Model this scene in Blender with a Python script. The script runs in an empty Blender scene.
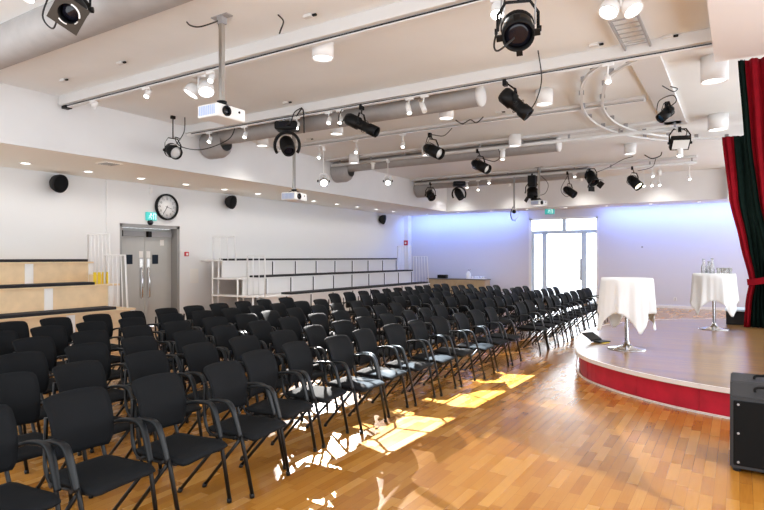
import bpy, bmesh, math, random
from mathutils import Vector, Matrix
random.seed(7)
scene = bpy.context.scene
COL = scene.collection
PI = math.pi
R = math.radians

# ------------------------------------------------------------------ materials
def mat(name, col, rough=.5, metal=0, emit=None, estr=0, trans=0, ior=1.45, noise=0, nscale=40, bump=0, bscale=200, sheen=0, spec=.5, coat=0):
    m = bpy.data.materials.new(name); m.use_nodes = True
    nt = m.node_tree; b = nt.nodes['Principled BSDF']
    b.inputs['Base Color'].default_value = (*col, 1)
    b.inputs['Roughness'].default_value = rough
    b.inputs['Metallic'].default_value = metal
    b.inputs['Specular IOR Level'].default_value = spec
    b.inputs['IOR'].default_value = ior
    b.inputs['Transmission Weight'].default_value = trans
    b.inputs['Coat Weight'].default_value = coat
    if sheen:
        b.inputs['Sheen Weight'].default_value = sheen
    if emit:
        b.inputs['Emission Color'].default_value = (*emit, 1)
        b.inputs['Emission Strength'].default_value = estr
    if noise or bump:
        tc = nt.nodes.new('ShaderNodeTexCoord')
        n = nt.nodes.new('ShaderNodeTexNoise'); n.inputs['Scale'].default_value = nscale
        n.inputs['Detail'].default_value = 5
        nt.links.new(tc.outputs['Object'], n.inputs['Vector'])
        if noise:
            r = nt.nodes.new('ShaderNodeValToRGB')
            r.color_ramp.elements[0].position = .3; r.color_ramp.elements[1].position = .7
            r.color_ramp.elements[0].color = (*[c*(1-noise) for c in col], 1)
            r.color_ramp.elements[1].color = (*[min(1, c*(1+noise)) for c in col], 1)
            nt.links.new(n.outputs['Fac'], r.inputs['Fac'])
            nt.links.new(r.outputs['Color'], b.inputs['Base Color'])
        if bump:
            n2 = nt.nodes.new('ShaderNodeTexNoise'); n2.inputs['Scale'].default_value = bscale
            nt.links.new(tc.outputs['Object'], n2.inputs['Vector'])
            bp = nt.nodes.new('ShaderNodeBump'); bp.inputs['Strength'].default_value = bump
            bp.inputs['Distance'].default_value = .01
            nt.links.new(n2.outputs['Fac'], bp.inputs['Height'])
            nt.links.new(bp.outputs['Normal'], b.inputs['Normal'])
    return m

def parquet(name, stops, L, W, rough, joint=.5, turn=False, vary=.35, coat=0, spec=.5):
    """staves of length L and width W running along Y (or X), each with its own tone and grain"""
    m = bpy.data.materials.new(name); m.use_nodes = True
    nt = m.node_tree; N = nt.nodes; K = nt.links; b = N['Principled BSDF']
    def math_(op, a, v=None):
        n = N.new('ShaderNodeMath'); n.operation = op
        if hasattr(a, 'links'): K.new(a, n.inputs[0])
        else: n.inputs[0].default_value = a
        if v is not None:
            if hasattr(v, 'links'): K.new(v, n.inputs[1])
            else: n.inputs[1].default_value = v
        return n.outputs[0]
    tc = N.new('ShaderNodeTexCoord'); sp = N.new('ShaderNodeSeparateXYZ')
    K.new(tc.outputs['Object'], sp.inputs[0])
    x, y = (sp.outputs['Y'], sp.outputs['X']) if turn else (sp.outputs['X'], sp.outputs['Y'])
    row_f = math_('DIVIDE', x, W); row = math_('FLOOR', row_f)
    wn = N.new('ShaderNodeTexWhiteNoise'); wn.noise_dimensions = '1D'; K.new(row, wn.inputs['W'])
    sh = math_('MULTIPLY', wn.outputs['Value'], 7.3)
    st_f = math_('ADD', math_('DIVIDE', y, L), sh); st = math_('FLOOR', st_f)
    cv = N.new('ShaderNodeCombineXYZ'); K.new(row, cv.inputs[0]); K.new(st, cv.inputs[1])
    w2 = N.new('ShaderNodeTexWhiteNoise'); w2.noise_dimensions = '2D'; K.new(cv.outputs[0], w2.inputs['Vector'])
    # grain stretched along the stave
    mp = N.new('ShaderNodeMapping'); mp.inputs['Scale'].default_value = (4, 60, 4) if turn else (60, 4, 4)
    K.new(tc.outputs['Object'], mp.inputs['Vector'])
    ns = N.new('ShaderNodeTexNoise'); ns.inputs['Scale'].default_value = 1; ns.inputs['Detail'].default_value = 6
    K.new(mp.outputs[0], ns.inputs['Vector'])
    t = math_('ADD', math_('MULTIPLY', w2.outputs['Value'], 1-vary), math_('MULTIPLY', ns.outputs['Fac'], vary))
    rp = N.new('ShaderNodeValToRGB'); K.new(t, rp.inputs['Fac'])
    el = rp.color_ramp.elements
    el[0].position = stops[0][0]; el[0].color = (*stops[0][1], 1)
    el[1].position = stops[-1][0]; el[1].color = (*stops[-1][1], 1)
    for p, c in stops[1:-1]:
        e = el.new(p); e.color = (*c, 1)
    fx = math_('ABSOLUTE', math_('SUBTRACT', math_('FRACT', row_f), .5))
    fy = math_('ABSOLUTE', math_('SUBTRACT', math_('FRACT', st_f), .5))
    gap = math_('MAXIMUM', math_('GREATER_THAN', fx, .5-.0012/W), math_('GREATER_THAN', fy, .5-.0012/L))
    mx = N.new('ShaderNodeMixRGB'); mx.blend_type = 'MULTIPLY'
    K.new(math_('MULTIPLY', gap, joint), mx.inputs['Fac']); K.new(rp.outputs['Color'], mx.inputs['Color1'])
    mx.inputs['Color2'].default_value = (.25, .15, .08, 1)
    K.new(mx.outputs[0], b.inputs['Base Color'])
    rr = math_('ADD', math_('MULTIPLY', w2.outputs['Value'], .05), rough-.025)
    K.new(rr, b.inputs['Roughness'])
    b.inputs['Specular IOR Level'].default_value = spec
    b.inputs['Coat Weight'].default_value = coat
    b.inputs['Coat Roughness'].default_value = .2
    return m

M = {}
M['floor'] = parquet('oak_parquet', [(.08, (.30, .11, .014)), (.35, (.40, .165, .022)), (.62, (.46, .205, .034)), (.92, (.55, .28, .065))], .42, .085, .26, coat=.5)
M['deck'] = parquet('stage_boards', [(.1, (.19, .095, .028)), (.5, (.27, .145, .045)), (.9, (.35, .20, .07))], 1.1, .085, .33, turn=True, coat=.6)
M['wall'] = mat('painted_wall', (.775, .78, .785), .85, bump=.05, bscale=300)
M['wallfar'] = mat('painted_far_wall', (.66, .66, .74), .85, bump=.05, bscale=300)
M['ceil'] = mat('painted_ceiling', (.84, .865, .875), .9, noise=.02, nscale=1.2, bump=.04, bscale=200)
M['soffit'] = mat('painted_soffit', (.95, .93, .87), .9)
M['soffitface'] = mat('painted_soffit_face', (.80, .805, .815), .9, noise=.02, nscale=1.5)
M['bulk'] = mat('painted_bulkhead', (.82, .79, .79), .9)
M['beam'] = mat('white_beam', (.69, .69, .69), .6)
M['duct'] = mat('galvanised_duct', (.40, .385, .38), .6, metal=.25, noise=.06, nscale=6)
M['white'] = mat('white_lacquer', (.82, .82, .82), .4)
M['whitemetal'] = mat('white_steel', (.86, .86, .86), .4)
M['fabric'] = mat('black_chair_fabric', (.0045, .0055, .007), .75, noise=.2, nscale=300, bump=.15, bscale=700, spec=.2)
M['frame'] = mat('black_steel_tube', (.004, .004, .0045), .32, spec=.35)
M['arm'] = mat('black_plastic_arm', (.005, .0065, .008), .42, spec=.35)
M['black'] = mat('black_housing', (.003, .003, .0035), .5, spec=.3)
M['blackmatt'] = mat('matt_black', (.01, .01, .011), .75)
M['cable'] = mat('black_cable', (.012, .012, .012), .5)
M['wcable'] = mat('white_cable', (.7, .69, .67), .5)
M['lens'] = mat('glass_lens', (.008, .008, .014), .15, spec=.45)
M['lensgrey'] = mat('frosted_lens', (.75, .75, .74), .3)
M['lit'] = mat('lit_lens', (1, 1, 1), .4, emit=(1, .97, .92), estr=9)
M['litwarm'] = mat('lit_warm_lens', (1, .95, .8), .4, emit=(1, .88, .55), estr=7)
M['litdisc'] = mat('lit_diffuser', (1, 1, 1), .4, emit=(1, .98, .96), estr=2.2)
M['litsmall'] = mat('lit_downlight', (1, 1, 1), .4, emit=(1, .96, .88), estr=5)
M['litbright'] = mat('lit_profile_lens', (1, 1, 1), .4, emit=(1, .98, .95), estr=60)
M['led'] = mat('blue_glow_rim', (.02, .1, .3), .4, emit=(.05, .3, 1), estr=.25)
M['chrome'] = mat('chrome', (.8, .8, .82), .12, metal=1)
M['steel'] = mat('brushed_steel', (.5, .48, .45), .3, metal=.9)
M['navy'] = mat('dark_navy_panel', (.012, .02, .035), .6, spec=.2)
M['door'] = mat('grey_painted_door', (.46, .455, .43), .38, noise=.04, nscale=2)
M['doorframe'] = mat('grey_door_frame', (.30, .295, .285), .4)
M['redskirt'] = mat('red_stage_fabric', (.50, .005, .028), .7, noise=.15, nscale=5, sheen=.15)
M['redvelvet'] = mat('red_velvet', (.20, .002, .008), .85, noise=.15, nscale=8, spec=.15)
M['greenvelvet'] = mat('dark_green_velvet', (.003, .009, .007), .9, noise=.2, nscale=8, spec=.1)
M['rim'] = mat('pale_edge_trim', (.80, .76, .74), .45)
M['cloth'] = mat('white_linen', (.87, .90, .93), .8, bump=.08, bscale=500)
M['birch'] = mat('birch_plywood', (.78, .60, .38), .5, noise=.07, nscale=5)
M['palepanel'] = mat('pale_panel', (.80, .79, .78), .5)
M['pad'] = mat('black_step_pad', (.018, .018, .022), .8, bump=.1, bscale=400)
M['yellow'] = mat('yellow_plastic', (.85, .62, .02), .5)
M['red'] = mat('red_plastic', (.55, .02, .03), .4)
M['teal'] = mat('green_sign_face', (.06, .55, .52), .4, emit=(.1, .8, .75), estr=.12)
M['tealwhite'] = mat('sign_pictogram', (.9, .98, .95), .4, emit=(.9, 1, .97), estr=.6)
M['face'] = mat('clock_face', (.86, .86, .86), .5)
M['ink'] = mat('black_ink', (.02, .02, .02), .6)
M['paper'] = mat('white_paper', (.82, .80, .76), .8)
M['grey'] = mat('mid_grey', (.35, .35, .36), .5)
M['bluegrey'] = mat('blue_grey_frame', (.62, .76, .90), .45)
M['grille'] = mat('blue_reflection_grille', (.45, .55, .80), .5)  # blue reflection on the projector slats, put into their colour
M['deepblue'] = mat('blue_lamp_housing', (.01, .06, .16), .4)
M['oak'] = mat('oak_counter', (.50, .38, .24), .5, noise=.08, nscale=4)
M['darktop'] = mat('dark_counter_top', (.16, .15, .14), .4)
M['speakergrille'] = mat('black_speaker_grille', (.004, .0045, .005), .7, bump=.4, bscale=900, spec=.2)
M['speakerbox'] = mat('dark_grey_textured_paint', (.028, .031, .035), .55, bump=.2, bscale=500)
M['skirting'] = mat('white_skirting', (.82, .82, .83), .5)
M['ground'] = mat('pale_paving', (.55, .55, .55), .9, noise=.1, nscale=2)

def glassmat(name, col=(1, 1, 1)):
    m = bpy.data.materials.new(name); m.use_nodes = True
    nt = m.node_tree; nt.nodes.clear()
    o = nt.nodes.new('ShaderNodeOutputMaterial'); t = nt.nodes.new('ShaderNodeBsdfTransparent')
    g = nt.nodes.new('ShaderNodeBsdfGlossy'); g.inputs['Roughness'].default_value = .03
    mx = nt.nodes.new('ShaderNodeMixShader'); fr = nt.nodes.new('ShaderNodeFresnel'); fr.inputs['IOR'].default_value = 1.45
    t.inputs['Color'].default_value = (*col, 1)
    nt.links.new(fr.outputs[0], mx.inputs[0]); nt.links.new(t.outputs[0], mx.inputs[1]); nt.links.new(g.outputs[0], mx.inputs[2])
    nt.links.new(mx.outputs[0], o.inputs['Surface'])
    return m
M['pane'] = glassmat('window_glass', (.97, .99, 1))
M['glass'] = glassmat('drinking_glass', (1, 1, 1))
_g = M['glass'].node_tree; _d = _g.nodes.new('ShaderNodeBsdfDiffuse'); _d.inputs['Color'].default_value = (.92, .94, .96, 1)
_m = _g.nodes.new('ShaderNodeMixShader'); _m.inputs[0].default_value = .22
_o = [n for n in _g.nodes if n.type == 'OUTPUT_MATERIAL'][0]; _s = _o.inputs['Surface'].links[0].from_socket
_g.links.new(_s, _m.inputs[1]); _g.links.new(_d.outputs[0], _m.inputs[2]); _g.links.new(_m.outputs[0], _o.inputs['Surface'])

# ------------------------------------------------------------------ geometry helpers
def new(): return bmesh.new()
def add_box(bm, lo, hi, bevel=0, mtx=None, seg=2):
    lo, hi = Vector(lo), Vector(hi)
    c = (lo+hi)/2; s = hi-lo
    r = bmesh.ops.create_cube(bm, size=1)
    vs = r['verts']
    for v in vs: v.co = Vector((v.co.x*s.x, v.co.y*s.y, v.co.z*s.z)) + c
    if bevel:
        es = list({e for v in vs for e in v.link_edges})
        rr = bmesh.ops.bevel(bm, geom=es, offset=bevel, segments=seg, affect='EDGES', profile=.5)
        vs = list({v for v in rr['verts']} | {v for v in vs if v.is_valid})
    if mtx is not None:
        for v in vs: v.co = mtx @ v.co
    return vs
def frames(path, closed=False):
    P = [Vector(p) for p in path]; n = len(P); out = []
    T = []
    for i in range(n):
        a = P[(i-1) % n] if (closed or i > 0) else P[i]
        b = P[(i+1) % n] if (closed or i < n-1) else P[i]
        t = (b-a); T.append(t.normalized() if t.length > 1e-9 else Vector((0, 0, 1)))
    up = Vector((0, 0, 1)) if abs(T[0].z) < .9 else Vector((0, 1, 0))
    nrm = (up - T[0]*up.dot(T[0])).normalized()
    for i in range(n):
        if i: nrm = (nrm - T[i]*nrm.dot(T[i])); nrm = nrm.normalized() if nrm.length > 1e-6 else Vector((1, 0, 0))
        out.append((P[i], nrm.copy(), T[i].cross(nrm)))
    return out
def add_sweep(bm, path, prof, closed=False, cap=True):
    """prof: list of (a,b) offsets along (normal, binormal)"""
    fr = frames(path, closed); rings = []
    for p, nn, bb in fr:
        rings.append([bm.verts.new(p+nn*a+bb*b) for a, b in prof])
    k = len(prof); n = len(rings)
    for i in range(n if closed else n-1):
        A, B = rings[i], rings[(i+1) % n]
        for j in range(k):
            f = bm.faces.new((A[j], A[(j+1) % k], B[(j+1) % k], B[j])); f.smooth = k > 5
    if cap and not closed:
        bm.faces.new(rings[0][::-1]); bm.faces.new(rings[-1])
def circ(r, n=8): return [(r*math.cos(2*PI*i/n), r*math.sin(2*PI*i/n)) for i in range(n)]
def rect(w, h): return [(-w/2, -h/2), (w/2, -h/2), (w/2, h/2), (-w/2, h/2)]
def add_tube(bm, path, r=.01, n=8, closed=False): add_sweep(bm, path, circ(r, n), closed)
def smooth_path(pts, k=6):
    P = [Vector(p) for p in pts]; out = []
    for i in range(len(P)-1):
        p0 = P[max(0, i-1)]; p1 = P[i]; p2 = P[i+1]; p3 = P[min(len(P)-1, i+2)]
        for j in range(k):
            t = j/k
            out.append(.5*((2*p1)+(p2-p0)*t+(2*p0-5*p1+4*p2-p3)*t*t+(3*p1-p0-3*p2+p3)*t**3))
    out.append(P[-1]); return out
def add_lathe(bm, prof, n=24, mtx=None, smooth=True):
    """prof: list of (r, z); closes at r=0 ends"""
    rings = []
    for r, z in prof:
        if r < 1e-6: rings.append([bm.verts.new((0, 0, z))])
        else: rings.append([bm.verts.new((r*math.cos(2*PI*i/n), r*math.sin(2*PI*i/n), z)) for i in range(n)])
    for A, B in zip(rings, rings[1:]):
        for j in range(n):
            a = A[j % len(A)]; a2 = A[(j+1) % len(A)]; b = B[j % len(B)]; b2 = B[(j+1) % len(B)]
            vs = []
            for v in (a, a2, b2, b):
                if v not in vs: vs.append(v)
            if len(vs) > 2:
                f = bm.faces.new(vs); f.smooth = smooth
    if mtx is not None:
        for rg in rings:
            for v in rg: v.co = mtx @ v.co
def aim(d, at=(0, 0, 0)):
    """matrix whose local Z looks along d"""
    z = Vector(d).normalized(); up = Vector((0, 0, 1)) if abs(z.z) < .95 else Vector((0, 1, 0))
    x = up.cross(z).normalized(); y = z.cross(x)
    m = Matrix((x, y, z)).transposed().to_4x4(); m.translation = Vector(at)
    return m
def add_prism(bm, poly, z0, z1):
    b = [bm.verts.new((x, y, z0)) for x, y in poly]; t = [bm.verts.new((x, y, z1)) for x, y in poly]
    n = len(poly)
    bm.faces.new(b[::-1]); bm.faces.new(t)
    for i in range(n): bm.faces.new((b[i], b[(i+1) % n], t[(i+1) % n], t[i]))
def obj(name, bm, m, parent=None, label=None):
    bmesh.ops.recalc_face_normals(bm, faces=bm.faces)
    me = bpy.data.meshes.new(name); bm.to_mesh(me); bm.free()
    me.materials.append(M[m] if isinstance(m, str) else m)
    o = bpy.data.objects.new(name, me); COL.objects.link(o)
    if parent is not None: o.parent = parent
    if label: o['label'] = label
    return o
def tag(o, label, cat, group=None):
    o['label'] = label; o['category'] = cat
    if group: o['group'] = group
    return o
def thing(name, label, cat, loc=(0, 0, 0), rotz=0, group=None):
    o = bpy.data.objects.new(name, None); COL.objects.link(o)
    o.location = loc; o.rotation_euler = (0, 0, rotz); o.empty_display_size = .1
    return tag(o, label, cat, group)
def struct(name, bm, m, parent=None):
    o = obj(name, bm, m, parent)
    if parent is None: o['kind'] = 'structure'
    return o
def boxobj(name, lo, hi, m, parent=None, bevel=0, label=None):
    bm = new(); add_box(bm, lo, hi, bevel); return obj(name, bm, m, parent, label)
def sbox(name, lo, hi, m):
    bm = new(); add_box(bm, lo, hi); return struct(name, bm, m)
def dup(root, loc, rotz, label=None, group=None):
    r = root.copy(); COL.objects.link(r); r.location = loc; r.rotation_euler = (0, 0, rotz)
    if label: r['label'] = label
    if group: r['group'] = group
    for ch in list(root.children):
        c = ch.copy(); COL.objects.link(c); c.parent = r
        for g in ch.children:
            d = g.copy(); COL.objects.link(d); d.parent = c
    return r
ORD = ['first', 'second', 'third', 'fourth', 'fifth', 'sixth', 'seventh', 'eighth', 'ninth', 'tenth', 'eleventh', 'twelfth', 'thirteenth', 'fourteenth', 'fifteenth']

# ------------------------------------------------------------------ the room
WX, WY = -12.7, 22.3          # left wall and far wall
CZ, SZ = 4.6, 3.64            # main ceiling, low soffits
SX, SY = -10.05, 20.9         # outer edges of the soffits
XR, YN = 4.0, -1.5            # how far the room is built to the right and behind the camera
sbox('floor', (WX-.6, YN, -.1), (XR, WY+.1, 0), 'floor')
sbox('ceiling', (SX, YN, CZ), (XR, SY, CZ+.1), 'ceil')
sbox('trim_1', (WX-.1, YN, SZ), (SX-.02, WY+.1, SZ+.06), 'soffit')              # underside of the left soffit
sbox('trim_2', (SX-.02, YN, SZ), (SX, SY, CZ), 'soffitface')                    # its face
sbox('trim_3', (SX-.02, SY+.02, SZ), (XR, WY+.1, SZ+.06), 'soffitface')         # underside of the far soffit
sbox('trim_4', (SX-.02, SY, SZ), (XR, SY+.02, CZ), 'soffitface')
sbox('trim_5', (-.32, SY-.35, SZ-.12), (XR, SY-.02, CZ), 'soffitface')          # lower box at the right end of the far soffit
sbox('trim_6', (-.27, YN, 4.3), (XR, 8.45, CZ), 'bulk')                         # bulkhead in front of the stage
# left wall with the door opening
DY0, DY1, DZ = 8.23, 9.97, 2.62
bm = new()
add_box(bm, (WX-.3, YN, 0), (WX, DY0, SZ)); add_box(bm, (WX-.3, DY1, 0), (WX, WY, SZ)); add_box(bm, (WX-.3, DY0, DZ), (WX, DY1, SZ))
struct('wall_left', bm, 'wall')
bm = new()                                                                      # slightly proud wall panel round the door
add_box(bm, (WX, 7.9, 0), (WX+.035, DY0, SZ)); add_box(bm, (WX, DY1, 0), (WX+.035, 10.06, SZ)); add_box(bm, (WX, DY0, DZ), (WX+.035, DY1, SZ))
struct('trim_7', bm, 'wall')
# far wall with the glazed door opening
GX0, GX1, GZ = -7.12, -4.48, 3.34
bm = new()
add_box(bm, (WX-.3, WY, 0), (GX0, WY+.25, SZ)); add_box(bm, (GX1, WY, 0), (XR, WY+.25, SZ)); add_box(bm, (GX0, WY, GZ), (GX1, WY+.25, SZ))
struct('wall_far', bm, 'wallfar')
sbox('trim_8', (WX, WY-.28, 0), (WX+.22, WY, SZ), 'white')                      # white pilaster in the corner
bm = new(); add_box(bm, (GX1, WY-.02, 0), (XR, WY, .1)); add_box(bm, (WX+.22, WY-.02, 0), (GX0, WY, .1)); struct('baseboard_far', bm, 'skirting')
bm = new(); add_box(bm, (WX, YN, 0), (WX+.02, 7.9, .1)); add_box(bm, (WX, 10.06, 0), (WX+.02, WY-.28, .1)); struct('baseboard_left', bm, 'skirting')
bm = new(); add_box(bm, (-16, WY+.25, -.15), (6, WY+14, -.05)); struct('ground_outside', bm, 'ground')

# glazed garden door and windows in the far wall
win = thing('window_1', 'tall bright glazed door with side lights and transom panes in the far wall', 'window'); win['kind'] = 'structure'
y0, y1 = WY+.04, WY+.11
bm = new()
for xa, xb in ((GX0, GX0+.10), (GX1-.07, GX1)): add_box(bm, (xa, WY-.01, 0), (xb, WY+.12, GZ))
add_box(bm, (GX0, WY-.01, GZ-.08), (GX1, WY+.12, GZ))
obj('window_frame', bm, 'white', win)
bm = new()
add_box(bm, (GX0+.1, y0, 2.70), (GX1-.07, y1, 2.84)); add_box(bm, (-5.82, y0, 2.83), (-5.68, y1, GZ-.08))
for xa in (-6.56, -5.06): add_box(bm, (xa-.04, y0, 0), (xa+.14, y1, 2.72))
add_box(bm, (GX0+.10, y0, 0), (GX0+.20, y1, 2.72)); add_box(bm, (GX0+.1, y0, .0), (GX1-.07, y1, .1))
obj('mullion', bm, 'bluegrey', win)
for i, (xa, xb, za, zb) in enumerate([(GX0+.15, -6.56, .1, 2.72), (-6.45, -5.06, .1, 2.72), (-4.95, GX1-.07, .1, 2.72), (GX0+.1, -5.79, 2.83, GZ-.08), (-5.71, GX1-.07, 2.83, GZ-.08)]):
    boxobj('pane', (xa, WY+.07, za), (xb, WY+.08, zb), 'pane', win)
bm = new(); add_tube(bm, [(-5.12, WY+.04, 1.0), (-5.12, WY-.03, 1.0), (-5.25, WY-.03, 1.0)], .012); add_box(bm, (-5.15, WY+.0, .9), (-5.09, WY+.04, 1.75))
obj('door_handle', bm, 'grey', win)

# double door in the left wall
dr = thing('door_1', 'grey double door under the wall clock in the left wall', 'door'); dr['kind'] = 'structure'
bm = new()
add_box(bm, (WX-.29, DY0, 0), (WX+.02, DY0+.07, DZ)); add_box(bm, (WX-.29, DY1-.07, 0), (WX+.02, DY1, DZ)); add_box(bm, (WX-.29, DY0, DZ-.08), (WX+.02, DY1, DZ))
obj('door_frame', bm, 'doorframe', dr)
ym = (DY0+DY1)/2
for k, (a, b) in enumerate(((DY0+.07, ym-.005), (ym+.005, DY1-.07))):
    lf = boxobj('door_leaf', (WX-.29, a, .01), (WX-.23, b, DZ-.085), 'door', dr, .004)
    c = (a+b)/2 + (.03 if k == 0 else -.03)
    boxobj('vision_window', (WX-.232, c-.16, 1.62), (WX-.225, c+.02, 1.86), 'navy', lf, label='small dark square window')
    e = b-.1 if k == 0 else a+.1
    bm = new(); add_tube(bm, [(WX-.23, e, .75), (WX-.18, e, .78), (WX-.18, e, 1.5), (WX-.23, e, 1.53)], .018)
    obj('door_handle', bm, 'chrome', lf)
    boxobj('push_plate', (WX-.232, e-.04, .3), (WX-.226, e+.04, 1.75), 'steel', lf)
    boxobj('notice', (WX-.232, e-.06, 1.78), (WX-.224, e+.05, 1.95), 'paper', lf)
    cl = boxobj('door_closer', (WX-.23, a+.06, DZ-.3), (WX-.13, b-.06, DZ-.17), 'grey', lf, .01)
    boxobj('closer_cap', (WX-.23, a+.03, DZ-.31), (WX-.125, a+.13, DZ-.16), 'black', lf, .01)
boxobj('notice', (WX-.232, DY1-.42, 2.1), (WX-.226, DY1-.3, 2.25), 'paper', dr.children[-1])

# shallow beams across the ceiling
for i, (yb, xa, xb, zb) in enumerate([(5.47, -10.03, .2, 4.44), (8.12, -10.03, -.27, 4.44), (10.85, -10.03, -1.4, 4.545)]):
    bm = new(); add_box(bm, (xa, yb-.11, zb), (xb, yb+.11, CZ), .01); o = struct('ceiling_beam', bm, 'beam')
    t = thing('lighting_track', f"dark-slotted white lighting track under the {('nearest', 'second', 'third')[i]} white ceiling beam", 'lighting track', (0, yb, zb))
    bm = new(); add_box(bm, (xa, -.035, -.035), (xb, .035, 0)); obj('rail', bm, 'white', t)
    bm = new(); add_box(bm, (xa+.02, -.05, -.02), (xb-.02, -.035, -.008)); obj('slot', bm, 'grey' if i == 2 else 'blackmatt', t)
    bm = new(); add_box(bm, (xa+.0, -.06, -.05), (xa+.14, .06, .02), .01); obj('feed_box', bm, 'black' if i == 0 else 'white', t)
for i, (yb, xa, xb) in enumerate([(13.0, -9.9, -1.0), (17.9, -9.9, -1.0)]):
    bm = new(); add_box(bm, (xa-.1, yb-.14, 4.545), (xb, yb+.14, CZ)); struct('ceiling_beam', bm, 'beam')
    t = thing('lighting_pipe', f"long white lighting pipe below the ceiling at the {('fourth', 'farthest')[i]} beam", 'lighting pipe', (0, yb, 4.42))
    bm = new(); add_tube(bm, [(xa, 0, 0), (xb, 0, 0)], .04, 10); obj('tube', bm, 'beam', t)
    for k in range(9):
        x = xa+.3+k*1.06
        bm = new(); add_box(bm, (x-.02, -.015, .03), (x+.02, .015, .18)); obj('hanger', bm, 'grey', t)
# grey round ventilation ducts
for i, (yd, xe) in enumerate([(3.52, -1.2), (8.70, -3.6), (13.42, -3.6), (18.4, -4.0)]):
    zc = 4.43 if i else 4.46
    t = thing('ventilation_duct', ['large grey round ventilation duct across the ceiling nearest the viewer', 'grey round ventilation duct behind the second ceiling beam', 'grey round duct behind the fourth beam pipe', 'grey round duct behind the farthest lighting pipe'][i], 'ventilation duct', (0, yd, zc), 0, 'ventilation ducts')
    r = .165 if i else .235
    bm = new(); add_lathe(bm, [(r, 0), (r, xe+10.0)], 32, aim((1, 0, 0), (-10.0, 0, 0))); obj('tube', bm, 'duct', t)
    bm = new(); add_lathe(bm, [(r, 0), (r+.012, 0), (r+.012, .03), (r*.96, .06), (0, .065)], 32, aim((1, 0, 0), (xe, 0, 0))); obj('end_cap', bm, 'beam', t)
    if i:
        bm = new(); add_lathe(bm, [(r+.14, 0), (r+.14, .32), (r+.1, .42), (r+.005, .52)], 32, aim((1, 0, 0), (-10.03, 0, -.14))); obj('wall_collar', bm, 'duct', t)
# cable tray running along the room, above the stage edge
t = thing('cable_tray', 'white ladder cable tray running lengthwise along the ceiling above the stage', 'cable tray', (-1.12, 0, 4.42))
bm = new(); add_box(bm, (-.2, 8.4, .125), (.2, 13.3, .18), .006); obj('cover', bm, 'beam', t)
bm = new()
for x in (-.15, .15): add_box(bm, (x-.012, 6.9, .08), (x+.012, 8.0, .12))
for k in range(7): add_box(bm, (-.15, 6.95+k*.15, .09), (.15, 6.965+k*.15, .1))
obj('ladder', bm, 'grey', t)

# ------------------------------------------------------------------ stage
H = .34
edge = [(.6, 7.25), (-.1, 7.39), (-.60, 7.57), (-.99, 7.78), (-1.42, 8.1), (-1.87, 8.57), (-2.13, 9.1), (-2.33, 9.85), (-2.50, 10.7), (-2.57, 11.6), (-2.5, 12.55), (-2.28, 13.4), (-1.9, 14.2), (-1.35, 14.9), (-.7, 15.4), (0, 15.7), (.6, 15.85)]
E_ = [(p.x, p.y) for p in smooth_path([(x, y, 0) for x, y in edge], 5)]
def offs(poly, d):
    out = []
    n = len(poly)
    for i in range(n):
        a = Vector(poly[max(0, i-1)]); b = Vector(poly[min(n-1, i+1)])
        t = (b-a).normalized(); nn = Vector((-t.y, t.x))      # outward is to the left-hand (-X) side
        p = Vector(poly[i]) - nn*(-d)
        out.append((p.x, p.y))
    return out
def closed(poly): return [(XR-.05, poly[0][1])] + poly + [(XR-.05, poly[-1][1])]
st = thing('stage', 'round-fronted low stage with wooden deck and red skirt', 'stage')
bm = new(); add_prism(bm, closed(E_), H-.06, H); obj('deck', bm, 'deck', st)
bm = new(); add_prism(bm, closed(offs(E_, -.05)), .0, H-.06)
obj('skirt', bm, 'redskirt', st)
bm = new(); add_sweep(bm, [(x, y, H-.024) for x, y in offs(E_, .012)], rect(.052, .03)); obj('rim', bm, 'rim', st, 'pale edge strip')
bm = new(); add_sweep(bm, [(x, y, .012) for x, y in offs(E_, .0)], rect(.022, .02)); obj('foot_strip', bm, 'rim', st, 'thin white strip at the floor')
# seams in the skirt fabric
o0 = offs(E_, -.046)
for k in range(8, len(o0)-2, 9):
    x, y = o0[k]; bm = new(); add_tube(bm, [(x, y, .02), (x+.004, y+.01, .15), (x, y, .275)], .007, 6); obj('skirt_seam', bm, 'redskirt', st)

# curved curtain tracks on the ceiling following the stage front
for i, d in enumerate((-.08, -.42)):
    pp = [(x, y, 4.505) for x, y in offs(E_, d) if 8.35 < y < 15.2]
    t = thing('curtain_track', ['outer of the two curved white curtain tracks on the ceiling over the stage', 'inner of the two curved white curtain tracks on the ceiling over the stage'][i], 'curtain track')
    bm = new(); add_sweep(bm, pp, rect(.04, .045)); obj('rail', bm, 'beam', t)
    for p in pp[2::5]:
        bm = new(); add_box(bm, (p[0]-.04, p[1]-.015, 4.525), (p[0]+.04, p[1]+.015, CZ-.001)); obj('bracket', bm, 'grey', t)

# stage curtains
def pleats(bm, xl, xr, y, zt, zb, npl, amp, nz=24, nu=160, ph=0):
    """hanging pleated cloth between left edge xl(z) and right edge xr(z), two skins"""
    def grid(dy):
        rows = []
        for i in range(nz+1):
            z = zt+(zb-zt)*i/nz; a, b = xl(z), xr(z); row = []
            for j in range(nu+1):
                u = j/nu; x = a+(b-a)*u
                yy = y+dy+amp*math.sin(2*PI*npl*u+ph)+amp*.4*math.sin(2*PI*npl*2.37*u+1+z*.3)
                row.append(bm.verts.new((x, yy, z)))
            rows.append(row)
        return rows
    F, B = grid(0), grid(.012)
    for G in (F, B):
        for i in range(nz):
            for j in range(nu):
                f = bm.faces.new((G[i][j], G[i][j+1], G[i+1][j+1], G[i+1][j])); f.smooth = True
    for i in range(nz):
        for j in (0, nu): bm.faces.new((F[i][j], F[i+1][j], B[i+1][j], B[i][j]))
    for j in range(nu):
        for i in (0, nz): bm.faces.new((F[i][j], F[i][j+1], B[i][j+1], B[i][j]))
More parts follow.
